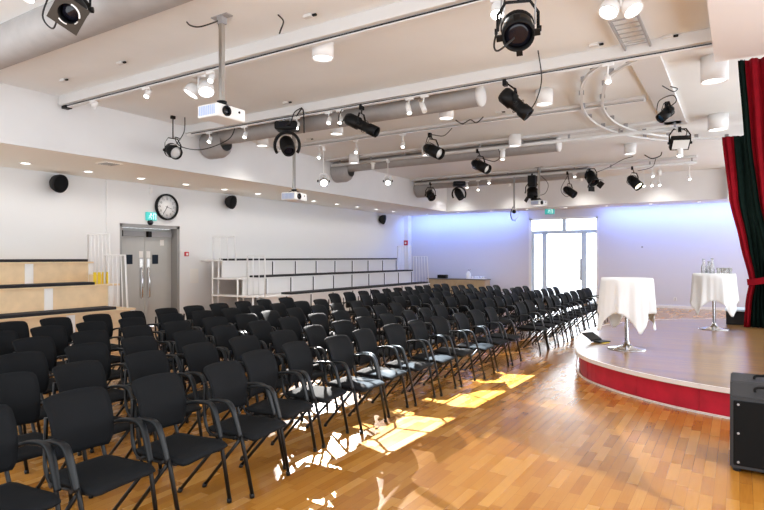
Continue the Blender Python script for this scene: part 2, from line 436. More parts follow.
def lerp_tab(tab):
    def f(z):
        for (z0, v0), (z1, v1) in zip(tab, tab[1:]):
            if z0 >= z >= z1:
                t = (z0-z)/(z0-z1); t = t*t*(3-2*t)*.35+t*.65
                return v0+(v1-v0)*t
        return tab[-1][1] if z < tab[-1][0] else tab[0][1]
    return f
# far curtain, tied back
fl = lerp_tab([(4.34, -.32), (3.0, -.19), (2.1, .0), (1.30, .17), (.9, .10), (.35, .07)])
fr_ = lerp_tab([(4.34, 1.9), (3.0, 1.6), (2.1, 1.15), (1.30, .75), (.9, .9), (.35, 1.1)])
t = thing('stage_curtain', 'tied-back dark green stage curtain with red edge behind the far table', 'curtain', (0, 14.0, .35))
def sh(f, dz=.35): return lambda z: f(z+dz)
bm = new(); pleats(bm, lambda z: fl(z+.35)+.10, sh(fr_), 0, 3.98, 0.0, 11, .035); obj('drape', bm, 'greenvelvet', t)
bm = new(); pleats(bm, sh(fl), lambda z: fl(z+.35)+.11+.10*max(0, z-.9)/3.1, -.045, 3.98, 0.0, 1.5, .02, nu=24); obj('hem', bm, 'redvelvet', t, 'red velvet edge')
bm = new(); add_sweep(bm, smooth_path([(.13, -.08, .93), (.3, -.10, .95), (.55, -.1, 1.0), (.9, -.06, 1.06)], 5), rect(.13, .02)); obj('tie_band', bm, 'redvelvet', t, 'red tie-back band')
# near curtain, red with a green lining edge
nl = lerp_tab([(4.3, -.02), (3.4, .04), (2.5, .12), (1.9, .22), (1.35, .36), (.9, .3), (.35, .3)])
nr = lerp_tab([(4.3, 2.2), (2.5, 1.6), (1.35, 1.0), (.35, 1.3)])
t = thing('stage_curtain', 'red velvet stage curtain with dark lining edge hanging at the near stage side', 'curtain', (0, 8.55, .35))
bm = new(); pleats(bm, lambda z: nl(z+.35)+.06, sh(nr), 0, 3.95, 0.0, 15, .04); obj('drape', bm, 'redvelvet', t)
bm = new(); pleats(bm, sh(nl), lambda z: nl(z+.35)+.075+.03*max(0, 2.6-z), -.02, 3.95, 0.0, 1.5, .015, nu=20); obj('lining_edge', bm, 'greenvelvet', t, 'dark green lining edge')

# black plinth at the back of the stage behind the far table
t = thing('black_riser', 'low black riser at the back of the stage beside the curtain foot', 'riser', (.17, 14.75, H))
boxobj('body', (-.42, -.35, 0), (1.2, .35, .29), 'blackmatt', t, .01)
boxobj('top', (-.44, -.37, .29), (1.22, .37, .33), 'bluegrey', t, .006)  # blue light along this edge is put into the top's colour

# cocktail tables under white cloths
def cocktail_table(loc, rot, name_label, cloth_label, r=.375, h=1.12, half=.91, seed=0):
    rnd = random.Random(seed)
    t = thing('cocktail_table', name_label, 'table', loc, 0)
    bm = new(); add_lathe(bm, [(0, h-.03), (r-.01, h-.03), (r, h-.02), (r, h-.005), (r-.01, h), (0, h)], 40); obj('table_top', bm, 'white', t)
    bm = new(); add_lathe(bm, [(0, .10), (.03, .10), (.03, h-.05), (.09, h-.035), (.09, h-.03), (0, h-.03)], 20); obj('pole', bm, 'chrome', t)
    bm = new(); add_lathe(bm, [(0, 0), (.28, 0), (.285, .008), (.275, .016), (.18, .026), (.09, .05), (.045, .085), (.03, .13), (0, .16)], 40); obj('base', bm, 'chrome', t)
    # cloth: a square laid over the round top
    bm = new(); n = 168; K = 18
    rings = []
    zt = h+.006
    for rr in (0.0001, r*.5, r*.97):
        rings.append([bm.verts.new((rr*math.cos(2*PI*i/n), rr*math.sin(2*PI*i/n), zt)) for i in range(n)])
    for k in range(K+1):
        s = k/K; ring = []
        for i in range(n):
            a = 2*PI*i/n; b = a-rot
            L = half/max(abs(math.cos(b)), abs(math.sin(b)))
            L = min(L, half*1.34)
            drop = (L-r)*.97
            cor = max(0, (L/half-1)/.34)                  # 1 at the corners
            e = min(1, s*drop/.06)
            fold = (.034*math.sin(8*a+seed)+.022*math.sin(13*a+2*seed)+.012*math.sin(21*a))*s**.8*(1-.2*cor)
            flare = .008+.05*s*cor
            pinch = .05*cor*s*math.cos(7*b)
            rad = r+.012*e+flare*s+fold+pinch*.3
            z = zt-.012*e-s*drop
            ring.append(bm.verts.new((rad*math.cos(a), rad*math.sin(a), z)))
        rings.append(ring)
    for A, B in zip(rings, rings[1:]):
        for i in range(n):
            f = bm.faces.new((A[i], A[(i+1) % n], B[(i+1) % n], B[i])); f.smooth = True
    bm.faces.new(rings[0][::-1])
    o = obj('tablecloth', bm, 'cloth'); o.location = loc
    tag(o, cloth_label, 'tablecloth', 'white tablecloths')
    sd = o.modifiers.new('thick', 'SOLIDIFY'); sd.thickness = .003; sd.offset = 1
    return t
cocktail_table((-1.515, 9.69, H), R(-11), 'high round cocktail table with chrome base at the front of the stage', 'white cloth over the nearer cocktail table at the stage front', seed=2)
cocktail_table((-.44, 13.3, H), R(2), 'high round cocktail table with chrome base carrying carafes near the curtain', 'white cloth over the farther cocktail table, arched between its hanging corners', seed=5)
# glassware on the far table
zt = H+1.12+.012
car = None
for i, (x, y, hh) in enumerate([(-.62, 13.25, .29), (-.53, 13.33, .24), (-.47, 13.24, .30)]):
    bm = new(); add_lathe(bm, [(0, 0), (.045, 0), (.047, .01), (.045, hh*.45), (.022, hh*.7), (.02, hh*.85), (.028, hh), (.024, hh), (.017, hh*.84), (.019, hh*.7), (.042, hh*.44), (.043, .014), (0, .012)], 20)
    o = obj('glass_carafe', bm, 'glass'); o.location = (x, y, zt)
    tag(o, ['leftmost tall glass carafe on the far cocktail table', 'shortest glass carafe between two taller ones on the far table', 'tall glass carafe beside the tumblers on the far table'][i], 'carafe', 'glass carafes')
for i, (x, y) in enumerate([(-.36, 13.2), (-.29, 13.3), (-.23, 13.22), (-.16, 13.3)]):
    bm = new(); add_lathe(bm, [(0, 0), (.03, 0), (.036, .11), (.033, .11), (.027, .01), (0, .01)], 16)
    o = obj('drinking_glass', bm, 'glass'); o.location = (x, y, zt)
    tag(o, f"small clear tumbler on the far cocktail table, {ORD[i]} from the carafes", 'glass', 'tumblers on the far table')
# half-open black folder on the rim
t = thing('folder', 'half-open black folder over a yellow pad on the stage rim', 'folder', (-2.02, 10.22, H), R(62))
t.scale = (.8, .8, .8)
boxobj('pad', (-.1, -.14, 0), (.12, .1, .012), 'yellow', t, label='yellow pad')
boxobj('base', (-.17, -.13, .012), (.17, .12, .035), 'black', t, .006)
bm = new(); add_box(bm, (-.17, -.012, 0), (.17, .012, .27), .005, Matrix.Translation((0, .1, .04)) @ Matrix.Rotation(R(-62), 4, 'X')); obj('cover', bm, 'black', t)

# big loudspeaker at the right edge
t = thing('loudspeaker', 'large black loudspeaker cabinet with sloped top standing in front of the stage', 'loudspeaker', (-.07, 5.6, 0))
bm = new(); prof = [(0, .03), (.62, .03), (.62, .73), (.22, .72), (0, .63)]
a = [bm.verts.new((0, y, z)) for y, z in prof]; b = [bm.verts.new((.9, y, z)) for y, z in prof]
bm.faces.new(a); bm.faces.new(b[::-1])
for i in range(5): bm.faces.new((a[i], a[(i+1) % 5], b[(i+1) % 5], b[i]))
bmesh.ops.bevel(bm, geom=list(bm.edges), offset=.012, segments=2, affect='EDGES')
obj('cabinet', bm, 'speakerbox', t)
boxobj('grille', (.025, -.012, .06), (.875, .004, .60), 'speakergrille', t, .008)
for k, (y, z) in enumerate([(.1, .685), (.38, .735)]):
    bm = new(); add_tube(bm, smooth_path([(.18, y, z-.02), (.2, y, z+.02), (.4, y, z+.025), (.42, y, z-.02)], 4), .012, 8); obj('handle', bm, 'black', t)
for x in (.06, .84):
    for z in (.09, .33, .57):
        bm = new(); add_lathe(bm, [(0, 0), (.01, 0), (.01, .006), (0, .008)], 10, aim((0, -1, 0), (x, -.012, z))); obj('screw', bm, 'grey', t)
for x in (.05, .85):
    for y in (.06, .56):
        bm = new(); add_lathe(bm, [(0, 0), (.03, 0), (.03, .032), (0, .032)], 12, Matrix.Translation((x, y, 0))); obj('foot', bm, 'blackmatt', t)

# ------------------------------------------------------------------ tiered risers along the left wall
def bleachers(ya, yb, panel_mat, plen, label, key, step=0.0):
    t = thing('tiered_riser', label, 'riser', (0, ya, 0))
    L = yb-ya
    tiers = [(-12.62, -11.95, 1.70), (-11.95, -11.22, 1.23), (-11.22, -10.45, .76)]
    for i, (xa, xb, z) in enumerate(tiers):
        e = 0 if key == 'near' else i*.05
        boxobj('deck', (xa, e, z-.035), (xb, L+(.14 if key == 'near' and i == 1 else 0), z), 'birch' if key == 'near' else 'palepanel', t, .004)
        lo = (.3 if key == 'far' else -9); 
        pa = e+(.0 if key == 'near' else .25+i*.4); pb = L-((.12, .40, .42)[i] if key == 'near' else .0)
        boxobj('step_pad', (xb-.40, pa, z), (xb-.01, pb, z+.055), 'pad', t, .012)
        zb = tiers[i+1][2] if i < 2 else 0
        n = max(1, round(L/plen)); w = L/n
        for k in range(n):
            a = e*(k == 0)+k*w; b = (k+1)*w
            boxobj('riser_panel', (xb-.07, a+.05, zb+.0), (xb-.05, b-.05, z-.036), panel_mat, t)
            if k < n-1 or True:
                bm = new(); pw = .16 if key == 'near' else .08; add_box(bm, (xb-.075, b-pw*.6, zb), (xb-.035, b+pw*.4 if k < n-1 else b, z-.036)); obj('post', bm, 'whitemetal', t)
                if key == 'far':
                    boxobj('joint', (xb-.06, b-.075, zb), (xb-.03, b-.052, z-.036), 'pad', t)
    return t
bleachers(4.55, 7.15, 'birch', 1.3, 'birch tiered riser with black pads left of the double door', 'near')
bleachers(10.78, 20.2, 'palepanel', 1.1, 'long white tiered riser with dark pads right of the double door', 'far')
def railing(label, y, xa, xb, z0, z1, n, lean=.0, group='white guard railings'):
    t = thing('guard_railing', label, 'railing', ((xa+xb)/2, y, z0), 0, group)
    w = (xb-xa)/2; h = z1-z0
    bm = new(); add_tube(bm, [(-w, 0, 0), (-w, 0, h), (w-lean, 0, h), (w, 0, 0)], .02, 8); obj('rail_frame', bm, 'whitemetal', t)
    for k in range(1, n):
        x = -w+2*w*k/n; x2 = -w+(2*w-lean)*k/n
        bm = new(); add_tube(bm, [(x, 0, .0), (x2, 0, h)], .012, 6); obj('bar', bm, 'whitemetal', t)
    return t
railing('upper white guard railing at the door end of the birch riser', 7.22, -12.3, -11.4, 1.23, 2.30, 6, .08)
railing('lower white guard railing at the door end of the birch riser', 7.06, -11.4, -10.6, .76, 1.84, 5, .08)
railing('upper white guard railing at the door end of the long white riser', 10.86, -12.4, -11.5, 1.70, 2.35, 3, .03)
railing('lower white guard railing at the door end of the long white riser', 10.90, -11.1, -10.47, .76, 1.83, 3, .0)
railing('upper white guard railing at the far end of the long white riser', 20.1, -11.9, -11.25, 1.23, 2.25, 5, .04)
railing('lower white guard railing at the far end of the long white riser', 20.1, -11.15, -10.47, .76, 1.82, 5, .07)
# stepped end frame of the white riser
t = thing('step_frame', 'white stepped steel end frame beside the paper notice', 'frame', (0, 10.55, 0))
bm = new()
for x, z in ((-12.0, 1.74), (-11.05, 1.25), (-10.5, .8)): add_tube(bm, [(x-.05, 0, 0), (x-.05, 0, z)], .025, 8); add_tube(bm, [(x-.05, .2, 0), (x-.05, .2, z)], .025, 8)
obj('post', bm, 'whitemetal', t)
for xa, xb, z in ((-12.05, -11.05, 1.23), (-12.05, -10.5, .78), (-12.5, -11.9, 1.72)):
    bm = new(); add_box(bm, (xa, -.03, z-.03), (xb, .215, z+.01), .004); obj('tread', bm, 'whitemetal', t)
# yellow crate behind the upper railing
t = thing('yellow_crate', 'yellow slatted crate behind the white railing on the birch riser', 'crate', (-11.45, 7.02, 1.23), PI/2)
for k in range(4): boxobj('slat', (-.18+k*.095, -.02, .0), (-.12+k*.095, .0, .25), 'yellow', t)
bm = new(); add_box(bm, (-.19, 0, 0), (.17, .16, .2), .01); obj('body', bm, 'birch', t)

# ------------------------------------------------------------------ things on the left wall
wx = WX+.035
for i, (y, z) in enumerate([(6.73, 3.40), (11.68, 3.40), (20.0, 3.36)]):
    t = thing('wall_speaker', ['round black wall loudspeaker above the birch riser', 'round black wall loudspeaker just right of the clock', 'round black wall loudspeaker nearest the far corner'][i], 'loudspeaker', (WX, y, z), 0, 'round wall loudspeakers')
    d = Vector((.9, .25, -.2))
    mm = aim(d, (.18, -.03, 0))
    bm = new(); add_lathe(bm, [(0, -.16), (.11, -.15), (.17, -.08), (.2, .02), (.2, .06), (.185, .07)], 32, mm); obj('shell', bm, 'blackmatt', t)
    bm = new(); add_lathe(bm, [(0, .085), (.1, .08), (.19, .055), (.19, .04), (0, .04)], 32, mm); obj('grille', bm, 'speakergrille', t)
    bm = new(); add_tube(bm, [(0, .0, .0), (.1, .02, .01)], .03, 10); add_box(bm, (0, -.06, -.06), (.02, .06, .06)); obj('bracket', bm, 'black', t)
# clock
t = thing('wall_clock', 'round white wall clock with black rim above the double door', 'clock', (wx, 9.53, 3.10))
bm = new(); add_lathe(bm, [(0, 0), (.33, 0), (.345, .02), (.345, .075), (.33, .09), (.30, .085), (.295, .06), (.295, .03), (0, .03)], 48, aim((1, 0, 0))); obj('rim', bm, 'black', t)
bm = new(); add_lathe(bm, [(0, .045), (.295, .045), (.295, .03), (0, .03)], 48, aim((1, 0, 0))); fc = obj('clock_face', bm, 'face', t)
bm = new()
def clockpt(ang, r, x=.05): return (x, r*math.sin(R(ang)), r*math.cos(R(ang)))      # viewed from +X, +Y runs to the right
for k in range(60):
    a = k*6; r0 = .262 if k % 5 else .25
    p, q = Vector(clockpt(a, r0, .047)), Vector(clockpt(a, .28, .047)); w = .0025 if k % 5 else .006
    dirv = (q-p).normalized(); sd = Vector((0, dirv.z, -dirv.y))*w
    bm.faces.new([bm.verts.new(v) for v in (p-sd, p+sd, q+sd, q-sd)])
obj('minute_mark', bm, 'ink', fc)
for k in range(1, 13):
    cu = bpy.data.curves.new('numeral', 'FONT'); cu.body = str(k); cu.size = .075; cu.align_x = 'CENTER'; cu.align_y = 'CENTER'
    tmp = bpy.data.objects.new('numeral', cu); me = bpy.data.meshes.new_from_object(tmp)
    bpy.data.objects.remove(tmp)
    x, y, z = clockpt(30*k, .21, .048)
    me.transform(Matrix(((0, 0, 1, x), (1, 0, 0, y), (0, 1, 0, z), (0, 0, 0, 1))))
    me.materials.append(M['ink']); o = bpy.data.objects.new('numeral', me); COL.objects.link(o); o.parent = fc
for nm, ang, L, w, x in (('hour_hand', 107, .15, .011, .052), ('minute_hand', 212, .215, .008, .056)):
    bm = new(); p, q = Vector(clockpt(ang+180, .04, x)), Vector(clockpt(ang, L, x))
    add_sweep(bm, [p, q], rect(.004, w*2)) ; obj(nm, bm, 'ink', t)
# emergency exit sign, sensor, dome camera
def exit_sign(loc, w, h, axis, label):
    rot = 0 if axis == 'x' else -PI/2
    t = thing('exit_sign', label, 'exit sign', loc, rot)
    boxobj('housing', (0, -w/2, -h/2), (.04, w/2, h/2), 'teal', t, .004)
    bm = new(); x0, x1 = .041, .044; s = h
    def bx(a, b, c, d): add_box(bm, (x0, a*s, b*s), (x1, c*s, d*s))
    # door opening, running figure
    bx(.25, -.36, .30, .34); bx(.55, -.36, .60, .34); bx(.25, .30, .60, .35)
    add_lathe(bm, [(0, 0), (.085*s, 0), (.085*s, .003), (0, .003)], 14, aim((1, 0, 0), (x0, -.08*s, .27*s)))
    for pts in ([(-.10, .16), (-.2, -.08)], [(-.2, -.08), (-.02, -.16), (-.06, -.36)], [(-.2, -.08), (-.34, -.22), (-.5, -.2)], [(-.11, .14), (.04, .04), (.13, .1)], [(-.13, .12), (-.28, .12), (-.34, -.02)]):
        add_sweep(bm, [(x0+.0015, a*s, b*s) for a, b in pts], rect(.003, .085*s))
    obj('pictogram', bm, 'tealwhite', t)
    return t
exit_sign((wx, 9.08, 2.83), .30, .21, 'x', 'green emergency exit sign over the grey double door')
es = exit_sign((-6.03, WY-.9, 3.5), .36, .2, 'y', 'green emergency exit sign hanging before the bright glazed door')
boxobj('hanger', (-.0, -.02, .1), (.03, .02, .15), 'whitemetal', es)
t = thing('dome_camera', 'small black dome under the exit sign over the double door', 'camera', (wx, 9.06, 2.68))
bm = new(); add_lathe(bm, [(0, 0), (.075, 0), (.075, .03), (.06, .035)], 20, aim((1, 0, 0))); obj('base', bm, 'black', t)
bm = new(); add_lathe(bm, [(.062, .03), (.055, .06), (.03, .085), (0, .09)], 20, aim((1, 0, 0))); obj('dome', bm, 'lens', t)
t = thing('motion_sensor', 'small white sensor box high on the wall left of the clock', 'sensor', (wx, 9.07, 3.48))
boxobj('body', (0, -.035, -.09), (.06, .035, .09), 'white', t, .01); boxobj('eye', (.058, -.02, -.05), (.066, .02, .0), 'paper', t, .003)
t = thing('fire_alarm_button', 'red fire alarm call point right of the double door', 'alarm', (WX, 10.2, 1.88))
boxobj('box', (0, -.06, -.06), (.045, .06, .06), 'red', t, .008); boxobj('plate', (.045, -.03, -.035), (.05, .03, .03), 'paper', t, .002)
t = thing('light_switch', 'white switch plate on the right door jamb', 'switch', (wx, 10.01, 1.95)); boxobj('plate', (0, -.035, -.06), (.012, .035, .06), 'white', t, .003); boxobj('rocker', (.011, -.018, -.03), (.018, .018, .03), 'paper', t, .002)
t = thing('paper_notice', 'white paper notice on the wall beside the white riser end', 'notice', (WX, 10.47, 1.28)); boxobj('sheet', (0, -.14, -.2), (.006, .14, .2), 'paper', t)
# far wall
t = thing('fire_alarm_box', 'small red alarm box on the white corner pilaster', 'alarm', (WX+.11, WY-.28, 2.43)); boxobj('box', (-.09, -.06, -.11), (.09, 0, .11), 'red', t, .01); boxobj('plate', (-.04, -.066, -.05), (.04, -.06, .04), 'paper', t, .002)
t = thing('wall_socket', 'white wall socket low on the far wall between the tables', 'socket', (-1.91, WY, .33)); boxobj('plate', (-.045, -.012, -.06), (.045, 0, .06), 'white', t, .003)
for z in (-.028, .028):
    bm = new(); add_lathe(bm, [(0, .0), (.02, .0), (.02, .003), (0, .002)], 12, aim((0, -1, 0), (0, -.0125, z))); obj('outlet', bm, 'grey', t)
t = thing('door_button', 'tiny dark push button on the blue far wall', 'button', (-2.97, WY, 2.16)); boxobj('plate', (-.03, -.01, -.03), (.03, 0, .03), 'grey', t, .003); boxobj('knob', (-.012, -.02, -.012), (.012, -.01, .012), 'black', t, .002)
# sideboard in front of the far wall
t = thing('sideboard', 'long low oak sideboard against the far wall behind the chairs', 'sideboard', (-11.3, 21.55, 0))
boxobj('top', (0, -.02, .86), (2.65, .6, .9), 'darktop', t, .005)
boxobj('body', (.04, .02, .08), (2.61, .58, .86), 'oak', t)
for k in range(4):
    d = boxobj('door', (.06+k*.64, .0, .12), (.06+k*.64+.62, .02, .83), 'oak', t, .004)
    boxobj('knob', (.10+k*.64, -.02, .6), (.12+k*.64, 0, .7), 'steel', d)
boxobj('plinth', (.08, .06, 0), (2.57, .55, .08), 'blackmatt', t)
t = thing('black_box', 'small black box speaker on the left end of the sideboard', 'box', (-10.68, 21.8, .9)); boxobj('body', (-.2, -.12, 0), (.2, .12, .15), 'black', t, .015); boxobj('front', (-.17, -.126, .02), (.17, -.118, .13), 'speakergrille', t)
t = thing('water_dispenser', 'small white pump pot on the right of the sideboard', 'pot', (-9.5, 21.8, .9))
bm = new(); add_lathe(bm, [(0, 0), (.09, 0), (.1, .02), (.1, .2), (.06, .27), (.04, .3), (0, .3)], 20); obj('body', bm, 'white', t)
bm = new(); add_tube(bm, smooth_path([(0, 0, .28), (0, 0, .36), (.04, -.03, .4), (.12, -.08, .39)], 4), .018); obj('spout', bm, 'chrome', t)
t = thing('serving_tray', 'low white tray with cups on the sideboard beside the pump pot', 'tray', (-9.05, 21.8, .9)); boxobj('tray', (-.35, -.18, 0), (.3, .18, .025), 'white', t, .005)
for i in range(5):
    bm = new(); add_lathe(bm, [(0, 0), (.03, 0), (.042, .08), (.038, .08), (.026, .01), (0, .01)], 14, Matrix.Translation((-9.32+i*.12, 21.78+.05*(i % 2), .925)))
    o = obj('cup', bm, 'white'); tag(o, f"white cup on the sideboard tray, {ORD[i]} from the pump pot", 'cup', 'cups on the tray')

# ------------------------------------------------------------------ chairs
def make_chair():
    t = thing('armchair', 'x', 'chair', (0, 0, 0))
    # seat: soft slab, waterfall front
    bm = new(); nx, ny = 12, 10; G = []
    for side in (1, -1):
        g = []
        for i in range(nx+1):
            u = i/nx; row = []
            for j in range(ny+1):
                v = j/ny*2-1
                w = .232-.016*(1-u)
                cr = .05
                x = -.215+.455*u
                # rounded corners in plan
                ax = abs(u*2-1); 
                yy = v*w*(1-.07*max(0, ax-.8)/.2*ax)
                z = .463+.008*(1-v*v)-.030*max(0, u-.72)**2/.078*1.0 - .006*math.sin(PI*u)
                th = .052*(1-max(0, abs(v)-.8)/.2*.55)*(1-max(0, ax-.82)/.18*.55)
                row.append(bm.verts.new((x, yy, z if side > 0 else z-th)))
            g.append(row)
        G.append(g)
        for i in range(nx):
            for j in range(ny):
                f = bm.faces.new((g[i][j], g[i+1][j], g[i+1][j+1], g[i][j+1])); f.smooth = True
    A, B = G
    loop = [(i, 0) for i in range(nx)]+[(nx, j) for j in range(ny)]+[(nx-i, ny) for i in range(nx)]+[(0, ny-j) for j in range(ny)]
    for k in range(len(loop)):
        (a, b), (c, d) = loop[k], loop[(k+1) % len(loop)]
        f = bm.faces.new((A[a][b], A[c][d], B[c][d], B[a][b])); f.smooth = True
    obj('seat', bm, 'fabric', t)
    # backrest: curved padded panel flaring backwards at the top
    bm = new(); nu, nv = 12, 14; G = []
    for side in (1, -1):
        g = []
        for i in range(nv+1):
            s = i/nv; z = .545+.385*s; row = []
            xc = -.205-.035*s-.055*max(0, s-.72)**2/.0784+.03*math.sin(PI*min(1, s*1.25))
            w = .208+.012*s
            w *= 1-.10*max(0, .12-s)/.12-.07*(max(0, s-.92)/.08)**2
            for j in range(nu+1):
                v = j/nu*2-1
                x = xc+.035*v*v
                th = .040*(1-.75*max(0, abs(v)-.82)/.18)*(1-.75*max(0, abs(s*2-1)-.86)/.14)
                zz = z-.014*(abs(v)**3)*(max(0, s-.7)/.3)
                row.append(bm.verts.new((x if side > 0 else x-th, v*w, zz)))
            g.append(row)
        G.append(g)
        for i in range(nv):
            for j in range(nu):
                f = bm.faces.new((g[i][j], g[i+1][j], g[i+1][j+1], g[i][j+1])); f.smooth = True
    A, B = G
    loop = [(i, 0) for i in range(nv)]+[(nv, j) for j in range(nu)]+[(nv-i, nu) for i in range(nv)]+[(0, nu-j) for j in range(nu)]
    for k in range(len(loop)):
        (a, b), (c, d) = loop[k], loop[(k+1) % len(loop)]
        f = bm.faces.new((A[a][b], A[c][d], B[c][d], B[a][b])); f.smooth = True
    obj('backrest', bm, 'fabric', t)
    # frame under the seat and the two back uprights
    bm = new()
    for s in (-1, 1): add_tube(bm, [(-.2, s*.2, .405), (.16, s*.2, .415)], .013, 8)
    for x in (-.12, .07): add_tube(bm, [(x, -.25, .425), (x, .25, .425)], .013, 8)
    obj('seat_frame', bm, 'frame', t)
    for s in (-1, 1):
        bm = new(); add_tube(bm, smooth_path([(-.12, s*.2, .405), (-.2, s*.2, .42), (-.245, s*.2, .5), (-.262, s*.19, .62), (-.268, s*.18, .80)], 4), .013, 8); obj('back_upright', bm, 'frame', t)
        # legs splay from the joint beside the seat
        bm = new(); add_tube(bm, [(.142, s*.25, .455), (.156, s*.249, .40), (.24, s*.24, .012)], .0145, 8); add_tube(bm, [(.237, s*.24, .0), (.2335, s*.2405, .03)], .018, 8); obj('leg', bm, 'frame', t)
        bm = new(); add_tube(bm, [(.13, s*.249, .425), (-.235, s*.225, .012)], .0135, 8); add_tube(bm, [(-.236, s*.225, .0), (-.222, s*.226, .03)], .018, 8); obj('leg', bm, 'frame', t)
        # arm: flat strap from the back, bent down to the joint
        bm = new()
        pth = smooth_path([(-.225, s*.225, .655), (-.15, s*.248, .69), (-.05, s*.262, .703), (.03, s*.264, .697), (.072, s*.264, .655), (.105, s*.263, .57), (.142, s*.260, .45)], 5)
        fr = []
        P = [Vector(p) for p in pth]; rings = []
        for i, p in enumerate(P):
            tt = (P[min(len(P)-1, i+1)]-P[max(0, i-1)]).normalized(); side = Vector((0, 1, 0)); side = (side-tt*side.dot(tt)).normalized(); nn = tt.cross(side)
            u = i/(len(P)-1); w = .020+.004*math.sin(PI*u); h = .011
            rings.append([bm.verts.new(p+side*a*w+nn*b*h) for a, b in ((-1, -.6), (-.8, -1), (.8, -1), (1, -.6), (1, .6), (.8, 1), (-.8, 1), (-1, .6))])
        for Aa, Bb in zip(rings, rings[1:]):
            for j in range(8):
                f = bm.faces.new((Aa[j], Aa[(j+1) % 8], Bb[(j+1) % 8], Bb[j])); f.smooth = True
        bm.faces.new(rings[0][::-1]); bm.faces.new(rings[-1])
        obj('armrest', bm, 'arm', t)
    return t
chair0 = make_chair(); used = [False]
FY = [9.32, 8.73, 8.10, 7.46, 6.85, 6.26, 5.65, 5.02, 4.45, 3.85, 3.28, 2.66, 2.08, 1.50]
FX = [-3.18, -3.2, -3.19, -3.25, -3.27, -3.3, -3.34, -3.26, -3.35, -3.29, -3.11, -3.13, -3.16, -3.2]
FR = [2, 0, 4, 1, 3, -1, 4, 1, 8, 7, 8, 7, 5, 5]
ROWN = ['front row', 'second row', 'third row', 'fourth row', 'fifth row', 'rear row']
rnd = random.Random(3)
def place(x, y, rz, label, group):
    if not used[0]:
        used[0] = True; chair0.location = (x, y, 0); chair0.rotation_euler = (0, 0, rz); chair0['label'] = label; chair0['group'] = group
    else: dup(chair0, (x, y, 0), rz, label, group)
for k in range(6):
    X = -3.43-.92*k
    for j in range(14):                                     # near block, counted from the cross aisle
        Y = 9.29-.602*j-.015*k
        if Y < .443*(-X)-.18: break
        x, y, rz = X+rnd.uniform(-.03, .03), Y+rnd.uniform(-.02, .02), R(rnd.uniform(-2, 7))
        if k == 0: x, y, rz = FX[j]-.24, FY[j], R(FR[j])
        place(x, y, rz,
              f"black armchair in the {ROWN[k]} of the near block, {ORD[j]} from the cross aisle", 'black armchairs in the near block')
    for j in range(11):
        Y = 10.75+.6*j+.03*k
        place(X+rnd.uniform(-.03, .03)+.05, Y+rnd.uniform(-.02, .02), R(rnd.uniform(-4, 4)),
              f"black armchair in the {ROWN[k]} of the far block, {ORD[j]} from the cross aisle", 'black armchairs in the far block')

# ------------------------------------------------------------------ ceiling lamps
def put_light(name, kind, loc, energy, color=(1, .95, .88), parent=None, **kw):
    L = bpy.data.lights.new(name, kind); L.energy = energy; L.color = color
    for k, v in kw.items():
        if k not in ('rot', 'dir'): setattr(L, k, v)
    o = bpy.data.objects.new(name, L); COL.objects.link(o); o.location = loc
    if 'dir' in kw: o.rotation_euler = Vector(kw['dir']).to_track_quat('-Z', 'Y').to_euler()
    if parent is not None: o.parent = parent
    return o
# recessed downlights in the soffits
def downlight(loc, label, group, r=.085):
    t = thing('recessed_downlight', label, 'downlight', loc, 0, group)
    bm = new(); add_lathe(bm, [(r, 0), (r+.025, 0), (r+.025, -.008), (r, -.012), (r-.005, -.004)], 24); obj('ring', bm, 'white', t)
    bm = new(); add_lathe(bm, [(0, -.003), (r, -.003), (r, 0), (0, 0)], 20); obj('diffuser', bm, 'litsmall', t)
    return t
for i in range(12):
    t = downlight((-11.85, 5.7+1.27*i, SZ), f"recessed downlight in the left soffit, {ORD[i]} from the near end", 'downlights in the left soffit')
    put_light('downlight_glow', 'SPOT', (0, 0, -.02), 15, (1, .96, .9), parent=t, spot_size=R(150), spot_blend=.7, shadow_soft_size=.09)
for i in range(8):
    t = downlight((-1.15-1.45*i, 21.55, SZ), f"recessed downlight in the far soffit, {ORD[i]} from the curtain", 'downlights in the far soffit', .075)
t = thing('air_vent', 'small square air vent in the left soffit between the first downlights', 'vent', (-10.5, 6.6, SZ))
boxobj('vent_frame', (-.18, -.18, -.012), (.18, .18, 0), 'soffit', t, .003)
for k in range(6): boxobj('vent_slat', (-.15, -.14+k*.05, -.018), (.15, -.12+k*.05, -.011), 'grey', t)
# surface-mounted white cylinders
def cylinder_light(x, y, label, r=.14, z0=4.35, top=CZ):
    t = thing('cylinder_downlight', label, 'downlight', (x, y, top), 0, 'white cylinder downlights')
    h = top-z0
    bm = new(); add_lathe(bm, [(0, 0), (r, 0), (r, -h), (r-.012, -h), (r-.02, -h+.03)], 32); obj('housing', bm, 'white', t)
    bm = new(); add_lathe(bm, [(0, -h+.025), (r-.013, -h+.025), (r-.013, -h+.03), (0, -h+.03)], 28); obj('diffuser', bm, 'litdisc', t)
    put_light('downlight_glow', 'SPOT', (0, 0, -h-.01), 62, parent=t, spot_size=R(125), spot_blend=.8, shadow_soft_size=.22)
    return t
cylinder_light(-4.54, 5.78, 'white cylinder downlight on the ceiling right of the hanging projector')
cylinder_light(-.30, 9.2, 'large white cylinder downlight beside the bulkhead edge', .17, 4.25)
cylinder_light(-.36, 13.0, 'wide white cylinder downlight above the far stage curtain', .18, 4.30)
cylinder_light(-2.77, 9.5, 'white cylinder downlight right of the tilted profile spot')
cylinder_light(-4.58, 9.5, 'white cylinder downlight just below the round duct end')
cylinder_light(-7.1, 9.5, 'white cylinder downlight behind the moving head lamp')
cylinder_light(-9.3, 9.6, 'white cylinder downlight close to the left soffit face')
cylinder_light(-8.9, 12.7, 'white cylinder downlight at the left end of the fourth beam')
cylinder_light(-6.65, 12.7, 'white cylinder downlight under the fourth beam pipe, second from its left end')
